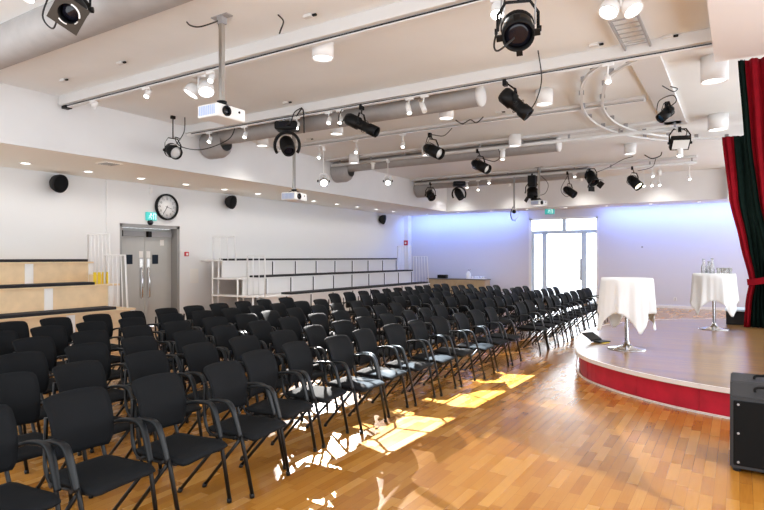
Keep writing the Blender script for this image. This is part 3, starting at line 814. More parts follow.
cylinder_light(-4.38, 12.7, 'white cylinder downlight at the right end of the third round duct')
cylinder_light(-2.3, 15.2, 'white cylinder downlight left of the small white flood lamp')
# scallop downlights in front of the far soffit face
for i, x in enumerate((-2.2, -4.65, -7.2, -9.4)):
    t = cylinder_light(x, 20.25, f"small white downlight before the far soffit face, {ORD[i]} from the curtain", .07, 4.42)
    for c in t.children:
        if c.type == 'LIGHT': c.data.energy = 34; c.data.spot_size = R(110); c.data.spot_blend = .35
# white track spots
def track_spot(x, y, z, label, top, d=(.3, -.5, -1), lit=True, L=.16, r=.042, energy=0):
    t = thing('track_spotlight', label, 'spotlight', (x, y, top), 0, 'white track spotlights')
    d = Vector(d).normalized(); c = Vector((0, 0, z-top))
    bm = new(); add_box(bm, (-.07, -.02, -.03), (.07, .02, 0)); add_tube(bm, [(0, 0, 0), c-d*L*.6+Vector((0, 0, .02))], .011, 8); obj('stem', bm, 'white', t)
    bm = new(); mm = aim(d, c); add_lathe(bm, [(0, -L), (r*.75, -L), (r, -L*.7), (r, 0), (r-.006, 0), (r-.01, -.02)], 20, mm); obj('head', bm, 'white', t)
    bm = new(); add_lathe(bm, [(0, -.012), (r-.006, -.012), (r-.006, -.018), (0, -.018)], 16, mm); obj('lens', bm, 'lit' if lit else 'lensgrey', t)
    return t
B1, B2, B3, P4, P5 = 4.405, 4.405, 4.51, 4.38, 4.38
DD = (.25, -.55, -.8)
track_spot(-9.16, 5.47, 4.30, 'small white spotlight at the left end of the nearest beam', B1, DD, False)
track_spot(-7.74, 5.47, 4.27, 'lit white track spotlight on the nearest beam left of the projector', B1, DD)
track_spot(-6.3, 5.47, 4.27, 'small lit white spotlight beside the twin white lamp on the nearest beam', B1, DD)
track_spot(-2.07, 5.47, 4.24, 'white spotlight behind the round black fresnel lamp', B1, (.1, -.5, -.9), True, .2, .07)
track_spot(-5.98, 2.9, 4.36, 'lit white spotlight at the upper left corner beside the square-framed lamp', 4.6, (.1, -.4, -.9), True, .2, .06)
track_spot(-9.39, 8.12, 4.2, 'lit white spotlight in front of the duct collar on the second beam', B2, DD)
track_spot(-8.36, 8.12, 4.18, 'lit white spotlight under the hanging projector on the second beam', B2, DD)
track_spot(-7.0, 8.12, 4.2, 'lit white spotlight right beside the moving head lamp', B2, DD)
track_spot(-6.25, 8.12, 4.2, 'left one of two lit white spotlights left of the long profile lamp', B2, DD)
track_spot(-6.0, 8.12, 4.17, 'right one of two lit white spotlights left of the long profile lamp', B2, DD)
track_spot(-4.58, 8.12, 4.15, 'lit white spotlight before the grey duct on the second beam', B2, (.35, -.3, -.9), True, .22)
track_spot(-4.3, 8.12, 4.15, 'unlit long white spotlight before the grey duct on the second beam', B2, (.5, -.4, -.8), False, .24)
track_spot(-1.5, 8.12, 4.16, 'lit white spotlight on the second beam above the curved curtain track', B2, DD)
track_spot(-8.65, 10.85, 4.2, 'lit white spotlight on the third beam near the left soffit', B3, DD)
track_spot(-7.55, 10.85, 4.22, 'lit white spotlight on the third beam, second from the left soffit', B3, DD)
track_spot(-6.29, 10.85, 4.22, 'lit white spotlight on the third beam left of the black par lamp', B3, DD)
track_spot(-8.48, 13.0, 4.2, 'unlit white spotlight hanging under the fourth pipe', P4, (0, 0, -1), False, .2)
track_spot(-4.79, 13.0, 4.12, 'tall white lit spotlight hanging from the fourth pipe', P4, (0, -.1, -1), True, .24, .06)
track_spot(-1.03, 13.0, 3.85, 'small white lit spotlight below the white flood lamp', P4, (0, -.3, -1), True, .2, .06)
track_spot(-7.06, 17.9, 4.25, 'lit white spotlight on the farthest pipe right of the black moving head', P5, DD)
track_spot(-7.45, 17.9, 4.05, 'lowest lit white spotlight on the farthest pipe', P5, DD)
track_spot(-7.85, 17.9, 4.15, 'lit white spotlight on the farthest pipe just beside the moving head', P5, DD)
track_spot(-4.28, 17.9, 4.25, 'lit white spotlight on the farthest pipe left of the barn-door lamp', P5, DD)
track_spot(-2.1, 17.9, 4.1, 'upper lit white spotlight of the cluster right of the far yellow-lit lamp', P5, DD)
for i, x in enumerate((-2.36, -2.15, -1.95)):
    track_spot(x, 18.1, 3.86, ['left', 'middle', 'right'][i]+' lit spotlight in the row of three below the cluster', 4.6, DD, True, .14)
track_spot(-1.17, 17.9, 3.95, 'lit white spotlight nearest the curtain on the farthest pipe', P5, DD)
# twin white spotlights on swivel discs
def twin(x, y, z, label, s=1.0, rz=0):
    t = thing('twin_spotlight', label, 'spotlight', (x, y, CZ), rz, 'white twin spotlights')
    bm = new(); add_lathe(bm, [(0, 0), (.09*s, 0), (.09*s, -.05), (0, -.05)], 24); add_tube(bm, [(0, 0, -.05), (0, 0, z-CZ+.05)], .018, 8); obj('ceiling_rose', bm, 'white', t)
    for sx in (-1, 1):
        d = Vector((sx*.35, -.35, -.86)).normalized(); mm = aim(d, (sx*.12*s, 0, z-CZ))
        bm = new(); add_lathe(bm, [(0, -.13*s), (.07*s, -.13*s), (.095*s, -.08*s), (.1*s, .0), (.088*s, 0), (.085*s, -.02)], 24, mm); hd = obj('head', bm, 'white', t)
        bm = new(); add_lathe(bm, [(0, -.012), (.088*s, -.012), (.088*s, -.02), (0, -.02)], 20, mm); obj('lens', bm, 'litdisc', hd)
twin(-1.05, 6.35, 4.36, 'big white twin spotlight on the ceiling left of the bulkhead', 1.05, R(20))
twin(-7.0, 5.85, 4.30, 'white twin spotlight just left of the projector pole', 1.25, R(10))

# black stage lanterns
def stage_lamp(name, label, cat, c, hang, d, L, r, front='lens', kind='par', cable=None, lens_r=None, drop=None):
    """c: body centre, hang: (x, y, z) clamp point, d: beam direction"""
    hx, hy, hz = hang
    t = thing(name, label, cat, (hx, hy, hz), 0, 'black stage lanterns')
    O = Vector(hang); C_ = Vector(c)-O; d = Vector(d).normalized(); mm = aim(d, C_)
    bm = new()
    if kind == 'par': add_lathe(bm, [(0, -L/2), (r*.55, -L/2), (r*.8, -L*.36), (r*.95, -L*.1), (r, 0), (r, L/2), (r*.93, L/2), (r*.9, L*.3)], 28, mm)
    elif kind == 'profile': add_lathe(bm, [(0, -L/2), (r*.9, -L/2), (r*1.15, -L*.42), (r*1.15, -L*.1), (r*.9, -L*.06), (r*.85, L*.2), (r, L*.24), (r, L/2), (r*.9, L/2), (r*.85, L*.4)], 28, mm)
    elif kind == 'fresnel': add_lathe(bm, [(0, -L/2), (r*.85, -L/2), (r*.95, -L*.4), (r*.95, .0), (r*1.05, .02), (r*1.05, L/2), (r*.95, L/2), (r*.9, L*.25)], 28, mm)
    elif kind == 'flood': add_box(bm, (-r*1.2, -r*.9, -L/2), (r*1.2, r*.9, L/2), .015, mm)
    bd = obj('body', bm, 'black', t)
    if kind in ('par', 'profile', 'fresnel'):
        bm = new()
        for z in ([-L*.30, -L*.22, -L*.14] if kind != 'profile' else [-L*.38, -L*.3, -L*.22, L*.1]):
            add_sweep(bm, [mm @ Vector((r*1.08*math.cos(a), r*1.08*math.sin(a), z)) for a in [2*PI*i/24 for i in range(24)]], rect(.008, .008), True)
        obj('cooling_rib', bm, 'black', bd)
    lr = lens_r or r*.9
    bm = new()
    if kind == 'flood': add_box(bm, (-r, -r*.7, L/2-.002), (r, r*.7, L/2+.006), 0, mm)
    else: add_lathe(bm, [(0, L*.42), (lr*.6, L*.40), (lr, L*.34), (lr, L*.32), (0, L*.32)], 24, mm)
    obj('lens', bm, front, t)
    # yoke
    side = Vector((0, 0, 1)).cross(d); side = side.normalized() if side.length > .05 else Vector((1, 0, 0))
    w = r*1.18+.02; top = C_+Vector((0, 0, r*1.55+.05))
    bm = new(); add_sweep(bm, [C_+side*w, C_+side*w+Vector((0, 0, r*1.1)), top+side*w*.6, top-side*w*.6, C_-side*w+Vector((0, 0, r*1.1)), C_-side*w], rect(.008, .03)); obj('yoke', bm, 'black', t)
    bm = new()
    for s in (-1, 1): add_lathe(bm, [(0, 0), (.028, 0), (.028, .03), (0, .03)], 10, aim(side*s, C_+side*s*w))
    obj('knob', bm, 'black', t)
    bm = new(); add_tube(bm, [(0, 0, 0), (top.x, top.y, top.z)], .012, 8); add_box(bm, (-.03, -.045, -.06), (.03, .045, .04), .008); obj('clamp', bm, 'black', t)
    if cable:
        bm = new(); add_tube(bm, smooth_path([Vector(p)-O for p in cable], 6), .009, 6); obj('power_cable', bm, 'cable', t)
    return t, mm, C_
def barn_doors(t, mm, L, r, n=4, w=1.5):
    for k in range(n):
        rm = mm @ Matrix.Translation((0, 0, L/2)) @ Matrix.Rotation(k*2*PI/n, 4, 'Z') @ Matrix.Translation((0, r*1.02, 0)) @ Matrix.Rotation(R(-35), 4, 'X')
        bm = new(); add_box(bm, (-r*w*.5, -.003, 0), (r*w*.5, .003, r*1.0), 0, rm); obj('barn_door', bm, 'blackmatt', t)

# square gel-frame lamp at the upper left
t, mm, C_ = stage_lamp('stage_lantern', 'black stage lantern with square gel frame at the upper left by the near duct', 'stage lamp', (-5.33, 3.0, 4.15), (-5.33, 3.05, 4.6), (.55, -.62, -.60), .34, .10, 'lens', 'par', [(-5.6, 3.0, 4.2), (-5.9, 3.1, 4.12), (-6.1, 3.1, 4.3), (-6.0, 3.15, 4.58)])
bm = new(); q = .138
ring = []
fm = mm @ Matrix.Translation((0, 0, .185)) @ Matrix.Rotation(R(54), 4, 'Z')
N = 40
out = []
for i in range(N):
    a = 2*PI*i/N; m_ = max(abs(math.cos(a)), abs(math.sin(a)))
    out.append(((q*math.cos(a)/m_, q*math.sin(a)/m_), (.09*math.cos(a), .09*math.sin(a))))
def ringv(z, k): return [bm.verts.new(fm @ Vector((*o_[k], z))) for o_ in out]
f0, f1, g0, g1 = ringv(0, 0), ringv(0, 1), ringv(.012, 0), ringv(.012, 1)
for i in range(N):
    j = (i+1) % N
    bm.faces.new((f0[i], f0[j], f1[j], f1[i])); bm.faces.new((g0[i], g0[j], g1[j], g1[i])); bm.faces.new((f0[i], f0[j], g0[j], g0[i])); bm.faces.new((f1[i], f1[j], g1[j], g1[i]))
obj('gel_frame', bm, mat('brown_black_frame', (.03, .02, .012), .5), t, 'dark square gel frame')
for a0, a1 in ((-75, 10), (-120, -95), (150, 200)):
    bm = new(); add_sweep(bm, [fm @ Vector((.096*math.cos(R(a)), .096*math.sin(R(a)), .014)) for a in range(a0, a1, 6)], rect(.004, .014)); obj('spring_clip', bm, 'white', t, 'white clip on the gel frame')
# round four-tab fresnel
t, mm, C_ = stage_lamp('stage_lantern', 'round black stage lantern with four tabs hung by two rods from the nearest beam', 'stage lamp', (-1.82, 5.36, 4.0), (-1.82, 5.47, 4.42), (.25, -.65, -.68), .30, .145, 'lens', 'fresnel', [(-1.95, 5.45, 4.5), (-1.98, 5.3, 4.1), (-2.0, 5.2, 3.85), (-1.9, 5.05, 3.72), (-1.78, 5.15, 3.85)])
for k in range(4):
    bm = new(); add_box(bm, (-.03, .135, .10), (.03, .205, .135), .004, mm @ Matrix.Rotation(k*PI/2+.1, 4, 'Z')); obj('tab', bm, 'black', t)
bm = new()
for s in (-.17, .17): add_tube(bm, [C_+Vector((s, 0, .02)), C_+Vector((s, .02, .6))], .008, 6)
obj('hanging_rod', bm, 'grey', t)
# par with pale lens on the left
stage_lamp('stage_lantern', 'black par lamp with pale lens hanging before the left soffit face', 'stage lamp', (-9.52, 7.33, 3.90), (-9.52, 7.33, 4.6), (.92, -.1, -.4), .28, .13, 'lensgrey', 'par', [(-9.5, 7.4, 4.05), (-9.4, 7.5, 4.3), (-9.25, 7.4, 4.55)])
# long profile
stage_lamp('profile_spotlight', 'long black profile spotlight aimed right on the second beam before the grey duct', 'stage lamp', (-5.53, 8.12, 4.08), (-5.53, 8.12, 4.40), (.84, .1, -.44), .66, .095, 'lens', 'profile', [(-5.6, 8.1, 4.2), (-5.75, 8.0, 4.25), (-5.95, 8.05, 4.1), (-6.0, 8.1, 4.3), (-5.9, 8.1, 4.44)])
# tilted profile
stage_lamp('profile_spotlight', 'black profile spotlight tilted steeply down right of the duct end', 'stage lamp', (-2.79, 8.12, 4.05), (-2.95, 8.12, 4.40), (.62, .15, -.60), .52, .105, 'lens', 'profile', [(-2.6, 8.2, 3.95), (-2.5, 8.2, 4.1), (-2.4, 8.1, 4.35), (-2.3, 7.6, 4.58)])
# pars with lit pale lenses
stage_lamp('stage_lantern', 'black par lamp with pale lens on the third beam', 'stage lamp', (-5.55, 10.85, 4.07), (-5.62, 10.85, 4.42), (.85, -.25, -.40), .50, .125, 'lensgrey', 'par', [(-5.7, 10.8, 4.2), (-5.6, 10.8, 4.4), (-5.3, 10.85, 4.36), (-5.1, 10.85, 4.5)])
stage_lamp('stage_lantern', 'black par lamp with pale lens hung from the fourth pipe', 'stage lamp', (-5.35, 13.0, 4.02), (-5.42, 13.0, 4.40), (.85, -.25, -.45), .52, .12, 'lensgrey', 'par', [(-5.3, 13, 4.2), (-5.0, 13, 4.1), (-4.85, 13, 4.2), (-4.9, 13, 4.42)])
# far pipe lamps
stage_lamp('stage_lantern', 'small black par at the left end of the farthest pipe', 'stage lamp', (-9.25, 17.9, 3.98), (-9.25, 17.9, 4.40), (.55, -.45, -.6), .34, .14, 'lens', 'par')
t, mm, C_ = stage_lamp('stage_lantern', 'small black lamp under the farthest pipe left of the exit sign', 'stage lamp', (-4.44, 17.9, 3.82), (-4.5, 17.9, 4.40), (.75, -.2, -.55), .42, .12, 'lens', 'par', [(-4.5, 17.9, 4.3), (-4.7, 17.9, 3.9), (-4.5, 17.8, 3.65), (-4.35, 17.85, 3.8)])
t, mm, C_ = stage_lamp('stage_lantern', 'black barn-door lamp with trailing cable at the right end of the farthest pipe', 'stage lamp', (-3.75, 17.7, 4.16), (-3.85, 17.9, 4.42), (.45, -.35, -.75), .40, .15, 'lens', 'fresnel', [(-3.6, 17.6, 4.3), (-3.2, 17.4, 4.4), (-2.8, 17.2, 4.55), (-2.5, 17.0, 4.58)])
barn_doors(t, mm, .4, .15)
stage_lamp('stage_lantern', 'black lamp with yellow-lit lens near the cluster of far spotlights', 'stage lamp', (-2.6, 17.9, 3.98), (-2.65, 17.9, 4.40), (.6, -.3, -.65), .46, .14, 'litwarm', 'par', [(-2.5, 17.9, 4.3), (-2.1, 17.7, 4.35), (-2.0, 17.6, 4.56)])
t, mm, C_ = stage_lamp('scroller_lamp', 'upright black colour scroller lamp on the farthest pipe', 'stage lamp', (-5.6, 17.9, 3.86), (-5.6, 17.9, 4.42), (.1, -.25, -1), .30, .16, 'lens', 'fresnel', [(-5.35, 17.9, 4.4), (-5.1, 17.9, 4.1), (-5.2, 17.9, 3.8), (-5.5, 17.85, 3.75)])
boxobj('ballast_box', (-.12, -.12, -.38), (.12, .12, -.02), 'black', t, .01)
barn_doors(t, mm, .3, .15)
# lamps at the cable tray
stage_lamp('stage_lantern', 'small black lamp with blue body under the cable tray', 'stage lamp', (-1.06, 10.75, 4.24), (-1.06, 10.85, 4.42), (-.55, -.45, -.6), .30, .085, 'deepblue', 'par', [(-1.0, 10.75, 4.35), (-.9, 10.7, 4.42), (-.95, 10.6, 4.5), (-1.15, 10.65, 4.45), (-1.2, 10.7, 4.3)])
stage_lamp('flood_lamp', 'square black flood lamp with white face below the tray end', 'stage lamp', (-1.03, 13.0, 4.12), (-1.03, 13.0, 4.40), (.25, -.65, -.60), .14, .15, 'lensgrey', 'flood', [(-.95, 13, 4.2), (-.9, 12.95, 4.32), (-1.0, 12.95, 4.4)])
# moving heads
def moving_head(c, label, top, s=1.0, ang=0, d=(.3, -.4, -.85)):
    t = thing('moving_head_lamp', label, 'stage lamp', (c[0], c[1], top), ang, 'black moving head lamps')
    zb = c[2]+.215*s-top
    bm = new(); add_box(bm, (-.19*s, -.15*s, zb-.07*s), (.19*s, .15*s, zb+.07*s), .03*s); bs = obj('base', bm, 'black', t)
    boxobj('display', (-.1*s, -.152*s, zb-.03*s), (.1*s, -.149*s, zb+.03*s), 'lens', bs)
    bm = new(); add_box(bm, (-.08, -.02, zb+.06*s), (-.04, .02, 0)); add_box(bm, (.04, -.02, zb+.06*s), (.08, .02, 0)); obj('clamp', bm, 'grey', t)
    yk = []
    zc = c[2]-.10*s-top
    for a in range(-35, 216, 10): yk.append((.21*s*math.cos(R(a)), 0, zc+.22*s*math.sin(R(a))+.0*s))
    bm = new(); add_sweep(bm, yk, [(-.015*s, -.05*s), (.015*s, -.05*s), (.025*s, 0), (.015*s, .05*s), (-.015*s, .05*s), (-.025*s, 0)]); obj('yoke', bm, 'black', t)
    mm = aim(d, (0, 0, zc))
    bm = new(); add_lathe(bm, [(0, -.19*s), (.07*s, -.18*s), (.11*s, -.12*s), (.125*s, 0), (.115*s, .12*s), (.10*s, .18*s), (.085*s, .18*s), (.08*s, .15*s)], 28, mm); hd = obj('head', bm, 'black', t)
    bm = new(); add_lathe(bm, [(0, .165*s), (.05*s, .16*s), (.082*s, .15*s), (.082*s, .145*s), (0, .145*s)], 24, mm); obj('lens', bm, 'lens', hd)
    return t
moving_head((-7.23, 8.12, 4.02), 'large black moving head lamp under the second beam above the small projector', 4.405, 1.12, R(30), (.3, -.6, -.7))
t = moving_head((-8.15, 17.9, 4.07), 'black moving head lamp hanging from the farthest pipe', 4.40, 1.1, R(30), (.4, -.3, -.85))
# the lit profile that throws the bright patches on the floor
SP = Vector((-8.5, 10.85, 3.63)); TG = Vector((-3.5, 5.35, 0))
t, mm, C_ = stage_lamp('gobo_spotlight', 'brightly shining white spotlight hung low before the left soffit', 'stage lamp', SP, (-8.5, 10.85, 4.42), (.60, -.68, -.42), .34, .085, 'litbright', 'profile')
for c in t.children:
    if c.name.startswith(('body', 'yoke', 'clamp')):
        c.data.materials[0] = M['white']
t2, mm2, C2 = stage_lamp('gobo_spotlight', 'second shining white spotlight left of the far moving head', 'stage lamp', (-8.0, 13.0, 3.84), (-8.0, 13.0, 4.40), (.45, -.7, -.5), .28, .07, 'lit', 'profile')
for c in t2.children:
    if c.name.startswith(('body', 'yoke', 'clamp')):
        c.data.materials[0] = M['white']

# projectors
def projector(c, top, label, rz=0, s=1.0, shade='white'):
    t = thing('ceiling_projector', label, 'projector', (c[0], c[1], top), rz, 'ceiling projectors')
    z = c[2]-top
    bm = new(); add_box(bm, (-.14*s, -.19*s, z-.065*s), (.14*s, .19*s, z+.065*s), .018*s); bd = obj('body', bm, shade, t)
    for k in range(9): boxobj('vent_slat', (-.11*s+k*.026*s, -.194*s, z-.045*s), (-.11*s+k*.026*s+.016*s, -.186*s, z+.045*s), 'grille', bd)
    bm = new(); add_lathe(bm, [(0, -.01), (.034*s, -.01), (.05*s, -.005), (.052*s, .02), (.042*s, .022), (.038*s, .004)], 24, aim((1, 0, 0), (.14*s, -.07*s, z))); obj('lens_ring', bm, 'black', bd)
    bm = new(); add_lathe(bm, [(0, .01), (.04*s, .004), (.04*s, 0), (0, 0)], 20, aim((1, 0, 0), (.14*s, -.07*s, z))); obj('lens', bm, 'lens', bd)
    bm = new(); add_lathe(bm, [(0, 0), (.012*s, 0), (.012*s, .006), (0, .006)], 10, aim((1, 0, 0), (.141*s, .1*s, z+.02*s))); obj('sensor', bm, 'black', bd)
    bm = new()
    for sx, sy in ((-1, -1), (1, -1), (1, 1), (-1, 1)): add_tube(bm, [(0, 0, z+.12*s), (sx*.09*s, sy*.1*s, z+.06*s)], .008, 6)
    add_lathe(bm, [(0, z+.10*s), (.05*s, z+.10*s), (.05*s, z+.13*s), (0, z+.13*s)], 16); obj('mount', bm, 'black', t)
    bm = new(); add_box(bm, (-.025, -.025, z+.12*s), (.025, .025, 0)); obj('pole', bm, 'steel', t)
    bm = new(); add_box(bm, (-.13, -.05, -.012), (.13, .05, 0)); add_box(bm, (-.04, -.04, -.09), (.04, .04, 0)); obj('ceiling_plate', bm, 'grey', t)
    bm = new(); add_tube(bm, smooth_path([(-.04, .0, z+.15*s), (-.045, .02, z+.5), (-.04, .0, -.15), (-.02, -.05, -.06)], 5), .008, 6); obj('cable', bm, 'cable', t)
    return t
t = projector((-5.1, 4.6, 3.46), CZ, 'large white ceiling projector on a steel pole at the upper left', 0, 1.16)
bm = new(); add_tube(bm, smooth_path([(-.05, 0, -.04), (-.25, -.1, -.10), (-.42, -.1, -.05), (-.47, -.12, -.0)], 6), .009, 6); obj('power_cable', bm, 'cable', t)
projector((-8.3, 9.55, 3.12), CZ, 'white ceiling projector on a pole below the moving head lamp', R(8), 1.3)
projector((-5.3, 17.6, 3.48), CZ, 'small far white ceiling projector above the exit sign', R(-20), 1.15)
# hook on a pole, far
t = thing('hanging_pole', 'thin hanging pole with white ring hook above the far blue wall', 'pole', (-6.2, 17.9, 4.42))
bm = new(); add_tube(bm, [(0, 0, 0), (0, 0, -1.05)], .03, 8); obj('rod', bm, 'grey', t)
bm = new(); add_sweep(bm, [(.13*math.cos(R(a)), 0, -1.22+.17*math.sin(R(a))) for a in range(0, 360, 15)], circ(.016, 6), True); obj('ring', bm, 'whitemetal', t)
bm = new(); add_lathe(bm, [(0, 0), (.06, 0), (.06, .05), (0, .05)], 16, aim((0, -1, 0), (0, .02, -1.15))); obj('pulley', bm, 'blackmatt', t)
bm = new(); add_tube(bm, smooth_path([(.02, 0, -.9), (-.1, -.02, -1.15), (-.07, -.03, -1.4), (.05, -.02, -1.45)], 5), .012, 6); obj('cord', bm, 'cable', t)
# loose black cables on the beams and ceiling
def cable(label, pts, r=.009, m='cable'):
    bm = new(); add_tube(bm, smooth_path(pts, 6), r, 6); o = obj('power_cable', bm, m); tag(o, label, 'cable', 'loose ceiling cables'); return o
cable('black cable looping along the left soffit face below the duct collar', [(-10.02, 7.9, 4.3), (-9.8, 7.6, 4.25), (-9.5, 7.5, 4.02), (-9.1, 7.7, 3.95), (-8.7, 8.0, 4.15), (-8.6, 8.1, 4.39)], .01)
cable('black cable hanging straight before the grey duct left of the profile lamp', [(-6.9, 8.0, 4.39), (-6.75, 7.98, 4.5), (-6.7, 7.97, 4.38), (-6.69, 7.97, 4.05)], .012)
cable('black cable looping by the moving head lamp up to the second beam', [(-7.2, 8.0, 4.25), (-7.0, 7.95, 4.28), (-6.9, 7.95, 4.45), (-6.75, 7.98, 4.52)], .01)
cable('short black cable with plug beside the curved curtain track', [(-2.2, 17.0, 4.59), (-2.0, 16.8, 4.45), (-1.8, 16.8, 4.5), (-1.75, 16.7, 4.58)], .015)
cable('short black cable on the ceiling right of the projector pole', [(-4.5, 4.9, 4.59), (-4.42, 4.9, 4.5), (-4.44, 4.88, 4.4), (-4.48, 4.9, 4.37)], .009)
cable('black cable loops on the ceiling above the third beam', [(-4.9, 10.6, 4.59), (-4.75, 10.6, 4.5), (-4.6, 10.65, 4.57), (-4.45, 10.6, 4.48), (-4.3, 10.6, 4.58)], .011)
cable('black cable loops under the cable tray end', [(-1.0, 9.6, 4.41), (-.85, 9.6, 4.3), (-.8, 9.7, 4.36), (-.9, 9.75, 4.42)], .008)
# pairs of white ceiling outlets with black plugs
spots = [(-7.5, 4.9), (-4.2, 5.1), (-9.0, 4.9), (-1.6, 7.8), (-6.9, 7.75), (-3.9, 10.45), (-8.6, 10.45), (-.75, 8.0)]
for i, (x, y) in enumerate(spots):
    nm = ['left of the projector plate', 'right of the projector pole', 'at the left end of the nearest beam', 'above the curved track', 'above the moving head lamp', 'on the third beam middle', 'on the third beam left end', 'beside the bulkhead corner'][i]
    t = thing('ceiling_outlet', f"white ceiling outlet box with black plug {nm}", 'socket', (x, y, CZ), 0, 'ceiling outlets')
    boxobj('box', (-.08, -.03, -.035), (.04, .03, 0), 'beam', t, .005)
    boxobj('plug', (.045, -.015, -.035), (.10, .015, -.01), 'black', t, .005)

# ------------------------------------------------------------------ light
# blue wash of the strip hidden in the far soffit
def strip(xa, xb, e, col, y=WY-.55, z=SZ-.03, w=.08, d=(0, .35, -1)):
    L = bpy.data.lights.new('soffit_strip', 'AREA'); L.shape = 'RECTANGLE'; L.size = xb-xa; L.size_y = w; L.energy = e; L.color = col
    o = bpy.data.objects.new('soffit_strip', L); COL.objects.link(o); o.location = ((xa+xb)/2, y, z)
    o.rotation_euler = Vector(d).to_track_quat('-Z', 'Y').to_euler()
    # long side along X
    zz = -Vector(d).normalized(); xx = Vector((1, 0, 0)); yy = zz.cross(xx)
    o.rotation_euler = Matrix((xx, yy, zz)).transposed().to_euler()
    return o
strip(-12.3, -7.3, 46, (.2, .36, 1))
strip(-4.3, 2.0, 58, (.2, .36, 1))
# gobo spotlight with a mosaic pattern
def gobo(o, loc, tgt, e, size, scale, thr, blend=.15, seed=0, soft=.01, shutter=None, roll=0, color=(1, .97, .93)):
    L = bpy.data.lights.new('gobo_beam', 'SPOT'); L.energy = e; L.spot_size = R(size); L.spot_blend = blend; L.shadow_soft_size = soft; L.color = color
    ob = bpy.data.objects.new('gobo_beam', L); COL.objects.link(ob); ob.location = loc
    ob.rotation_euler = ((Vector(tgt)-Vector(loc)).to_track_quat('-Z', 'Y').to_matrix() @ Matrix.Rotation(R(roll), 3, 'Z')).to_euler()
    L.use_nodes = True; nt = L.node_tree; N = nt.nodes; K = nt.links
    em = [n for n in N if n.type == 'EMISSION'][0]
    tc = N.new('ShaderNodeTexCoord'); sp = N.new('ShaderNodeSeparateXYZ'); K.new(tc.outputs['Normal'], sp.inputs[0])
    dx = N.new('ShaderNodeMath'); dx.operation = 'DIVIDE'; K.new(sp.outputs[0], dx.inputs[0]); K.new(sp.outputs[2], dx.inputs[1])
    dy = N.new('ShaderNodeMath'); dy.operation = 'DIVIDE'; K.new(sp.outputs[1], dy.inputs[0]); K.new(sp.outputs[2], dy.inputs[1])
    cb = N.new('ShaderNodeCombineXYZ'); K.new(dx.outputs[0], cb.inputs[0]); K.new(dy.outputs[0], cb.inputs[1]); cb.inputs[2].default_value = seed
    vo = N.new('ShaderNodeTexVoronoi'); vo.feature = 'F1'; vo.voronoi_dimensions = '2D'; vo.inputs['Scale'].default_value = scale; K.new(cb.outputs[0], vo.inputs['Vector'])
    wn = N.new('ShaderNodeTexWhiteNoise'); wn.noise_dimensions = '3D'; K.new(vo.outputs['Color'], wn.inputs['Vector'])
    on = N.new('ShaderNodeMath'); on.operation = 'GREATER_THAN'; K.new(wn.outputs['Value'], on.inputs[0]); on.inputs[1].default_value = thr
    ve = N.new('ShaderNodeTexVoronoi'); ve.feature = 'DISTANCE_TO_EDGE'; ve.voronoi_dimensions = '2D'; ve.inputs['Scale'].default_value = scale; K.new(cb.outputs[0], ve.inputs['Vector'])
    ed = N.new('ShaderNodeMath'); ed.operation = 'GREATER_THAN'; K.new(ve.outputs['Distance'], ed.inputs[0]); ed.inputs[1].default_value = .03
    mu = N.new('ShaderNodeMath'); mu.operation = 'MULTIPLY'; K.new(on.outputs[0], mu.inputs[0]); K.new(ed.outputs[0], mu.inputs[1])
    out = mu.outputs[0]
    if shutter:                                              # framing shutters narrow the beam to an oblong
        for ax, lim in ((dx, shutter[0]), (dy, shutter[1])):
            ab = N.new('ShaderNodeMath'); ab.operation = 'ABSOLUTE'; K.new(ax.outputs[0], ab.inputs[0])
            lt = N.new('ShaderNodeMath'); lt.operation = 'LESS_THAN'; K.new(ab.outputs[0], lt.inputs[0]); lt.inputs[1].default_value = lim
            m3 = N.new('ShaderNodeMath'); m3.operation = 'MULTIPLY'; K.new(out, m3.inputs[0]); K.new(lt.outputs[0], m3.inputs[1]); out = m3.outputs[0]
    K.new(out, em.inputs['Strength'])
    return ob
SPF = SP + Vector((.60, -.68, -.42)).normalized()*.22
gobo(None, SPF, TG, 3600, 34, 8, .36)
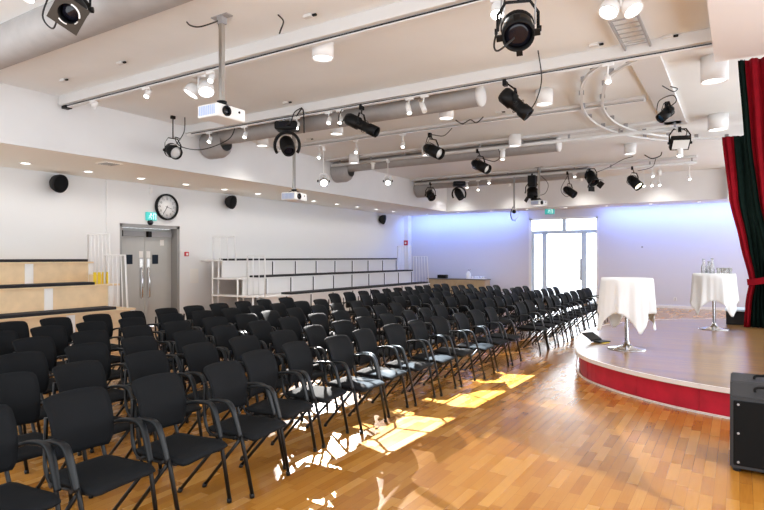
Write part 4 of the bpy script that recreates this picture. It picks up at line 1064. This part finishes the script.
# the lit track spotlight before the grey duct throws a second patchy beam along the front row
gobo(None, Vector((-4.58, 8.12, 4.15)) + Vector((.35, -.3, -.9)).normalized()*.03, (-3.02, 6.8, 0), 6200, 60, 10, .2, seed=3, soft=.006, shutter=(.42, .07), roll=35, color=(.8, .92, 1))
# daylight: a pale overcast sky, brighter beyond the glazed door
w = bpy.data.worlds.new('sky'); scene.world = w; w.use_nodes = True
nt = w.node_tree; N = nt.nodes; K = nt.links; bg = N['Background']
tc = N.new('ShaderNodeTexCoord'); sp = N.new('ShaderNodeSeparateXYZ'); K.new(tc.outputs['Generated'], sp.inputs[0])
mr = N.new('ShaderNodeMapRange'); mr.inputs['From Min'].default_value = .3; mr.inputs['From Max'].default_value = .9
mr.inputs['To Min'].default_value = 1.45; mr.inputs['To Max'].default_value = 5.5; K.new(sp.outputs['Y'], mr.inputs['Value'])
m2 = N.new('ShaderNodeMapRange'); m2.inputs['From Min'].default_value = -.5; m2.inputs['From Max'].default_value = .05
m2.inputs['To Min'].default_value = .75; m2.inputs['To Max'].default_value = 0; K.new(sp.outputs['Z'], m2.inputs['Value'])      # added light from below the horizon, brightens the ceiling
ad = N.new('ShaderNodeMath'); ad.operation = 'ADD'; K.new(mr.outputs[0], ad.inputs[0]); K.new(m2.outputs[0], ad.inputs[1])
K.new(ad.outputs[0], bg.inputs['Strength']); bg.inputs['Color'].default_value = (.92, .96, 1, 1)

# ------------------------------------------------------------------ camera
cam = bpy.data.cameras.new('camera'); co = bpy.data.objects.new('camera', cam); COL.objects.link(co)
co.location = (0, 0, 1.8); co.rotation_euler = (R(90), 0, R(32.2))
cam.sensor_width = 36; cam.lens = 568/764*36; cam.shift_y = 2/764; cam.clip_start = .05
scene.camera = co
scene.view_settings.view_transform = 'Standard'; scene.view_settings.look = 'None'
scene.view_settings.gamma = 1; scene.view_settings.exposure = 0.92
scene.cycles.max_bounces = 8; scene.cycles.diffuse_bounces = 5; scene.cycles.glossy_bounces = 4
scene.cycles.transparent_max_bounces = 8; scene.cycles.sample_clamp_indirect = 4; scene.cycles.caustics_reflective = False; scene.cycles.caustics_refractive = False
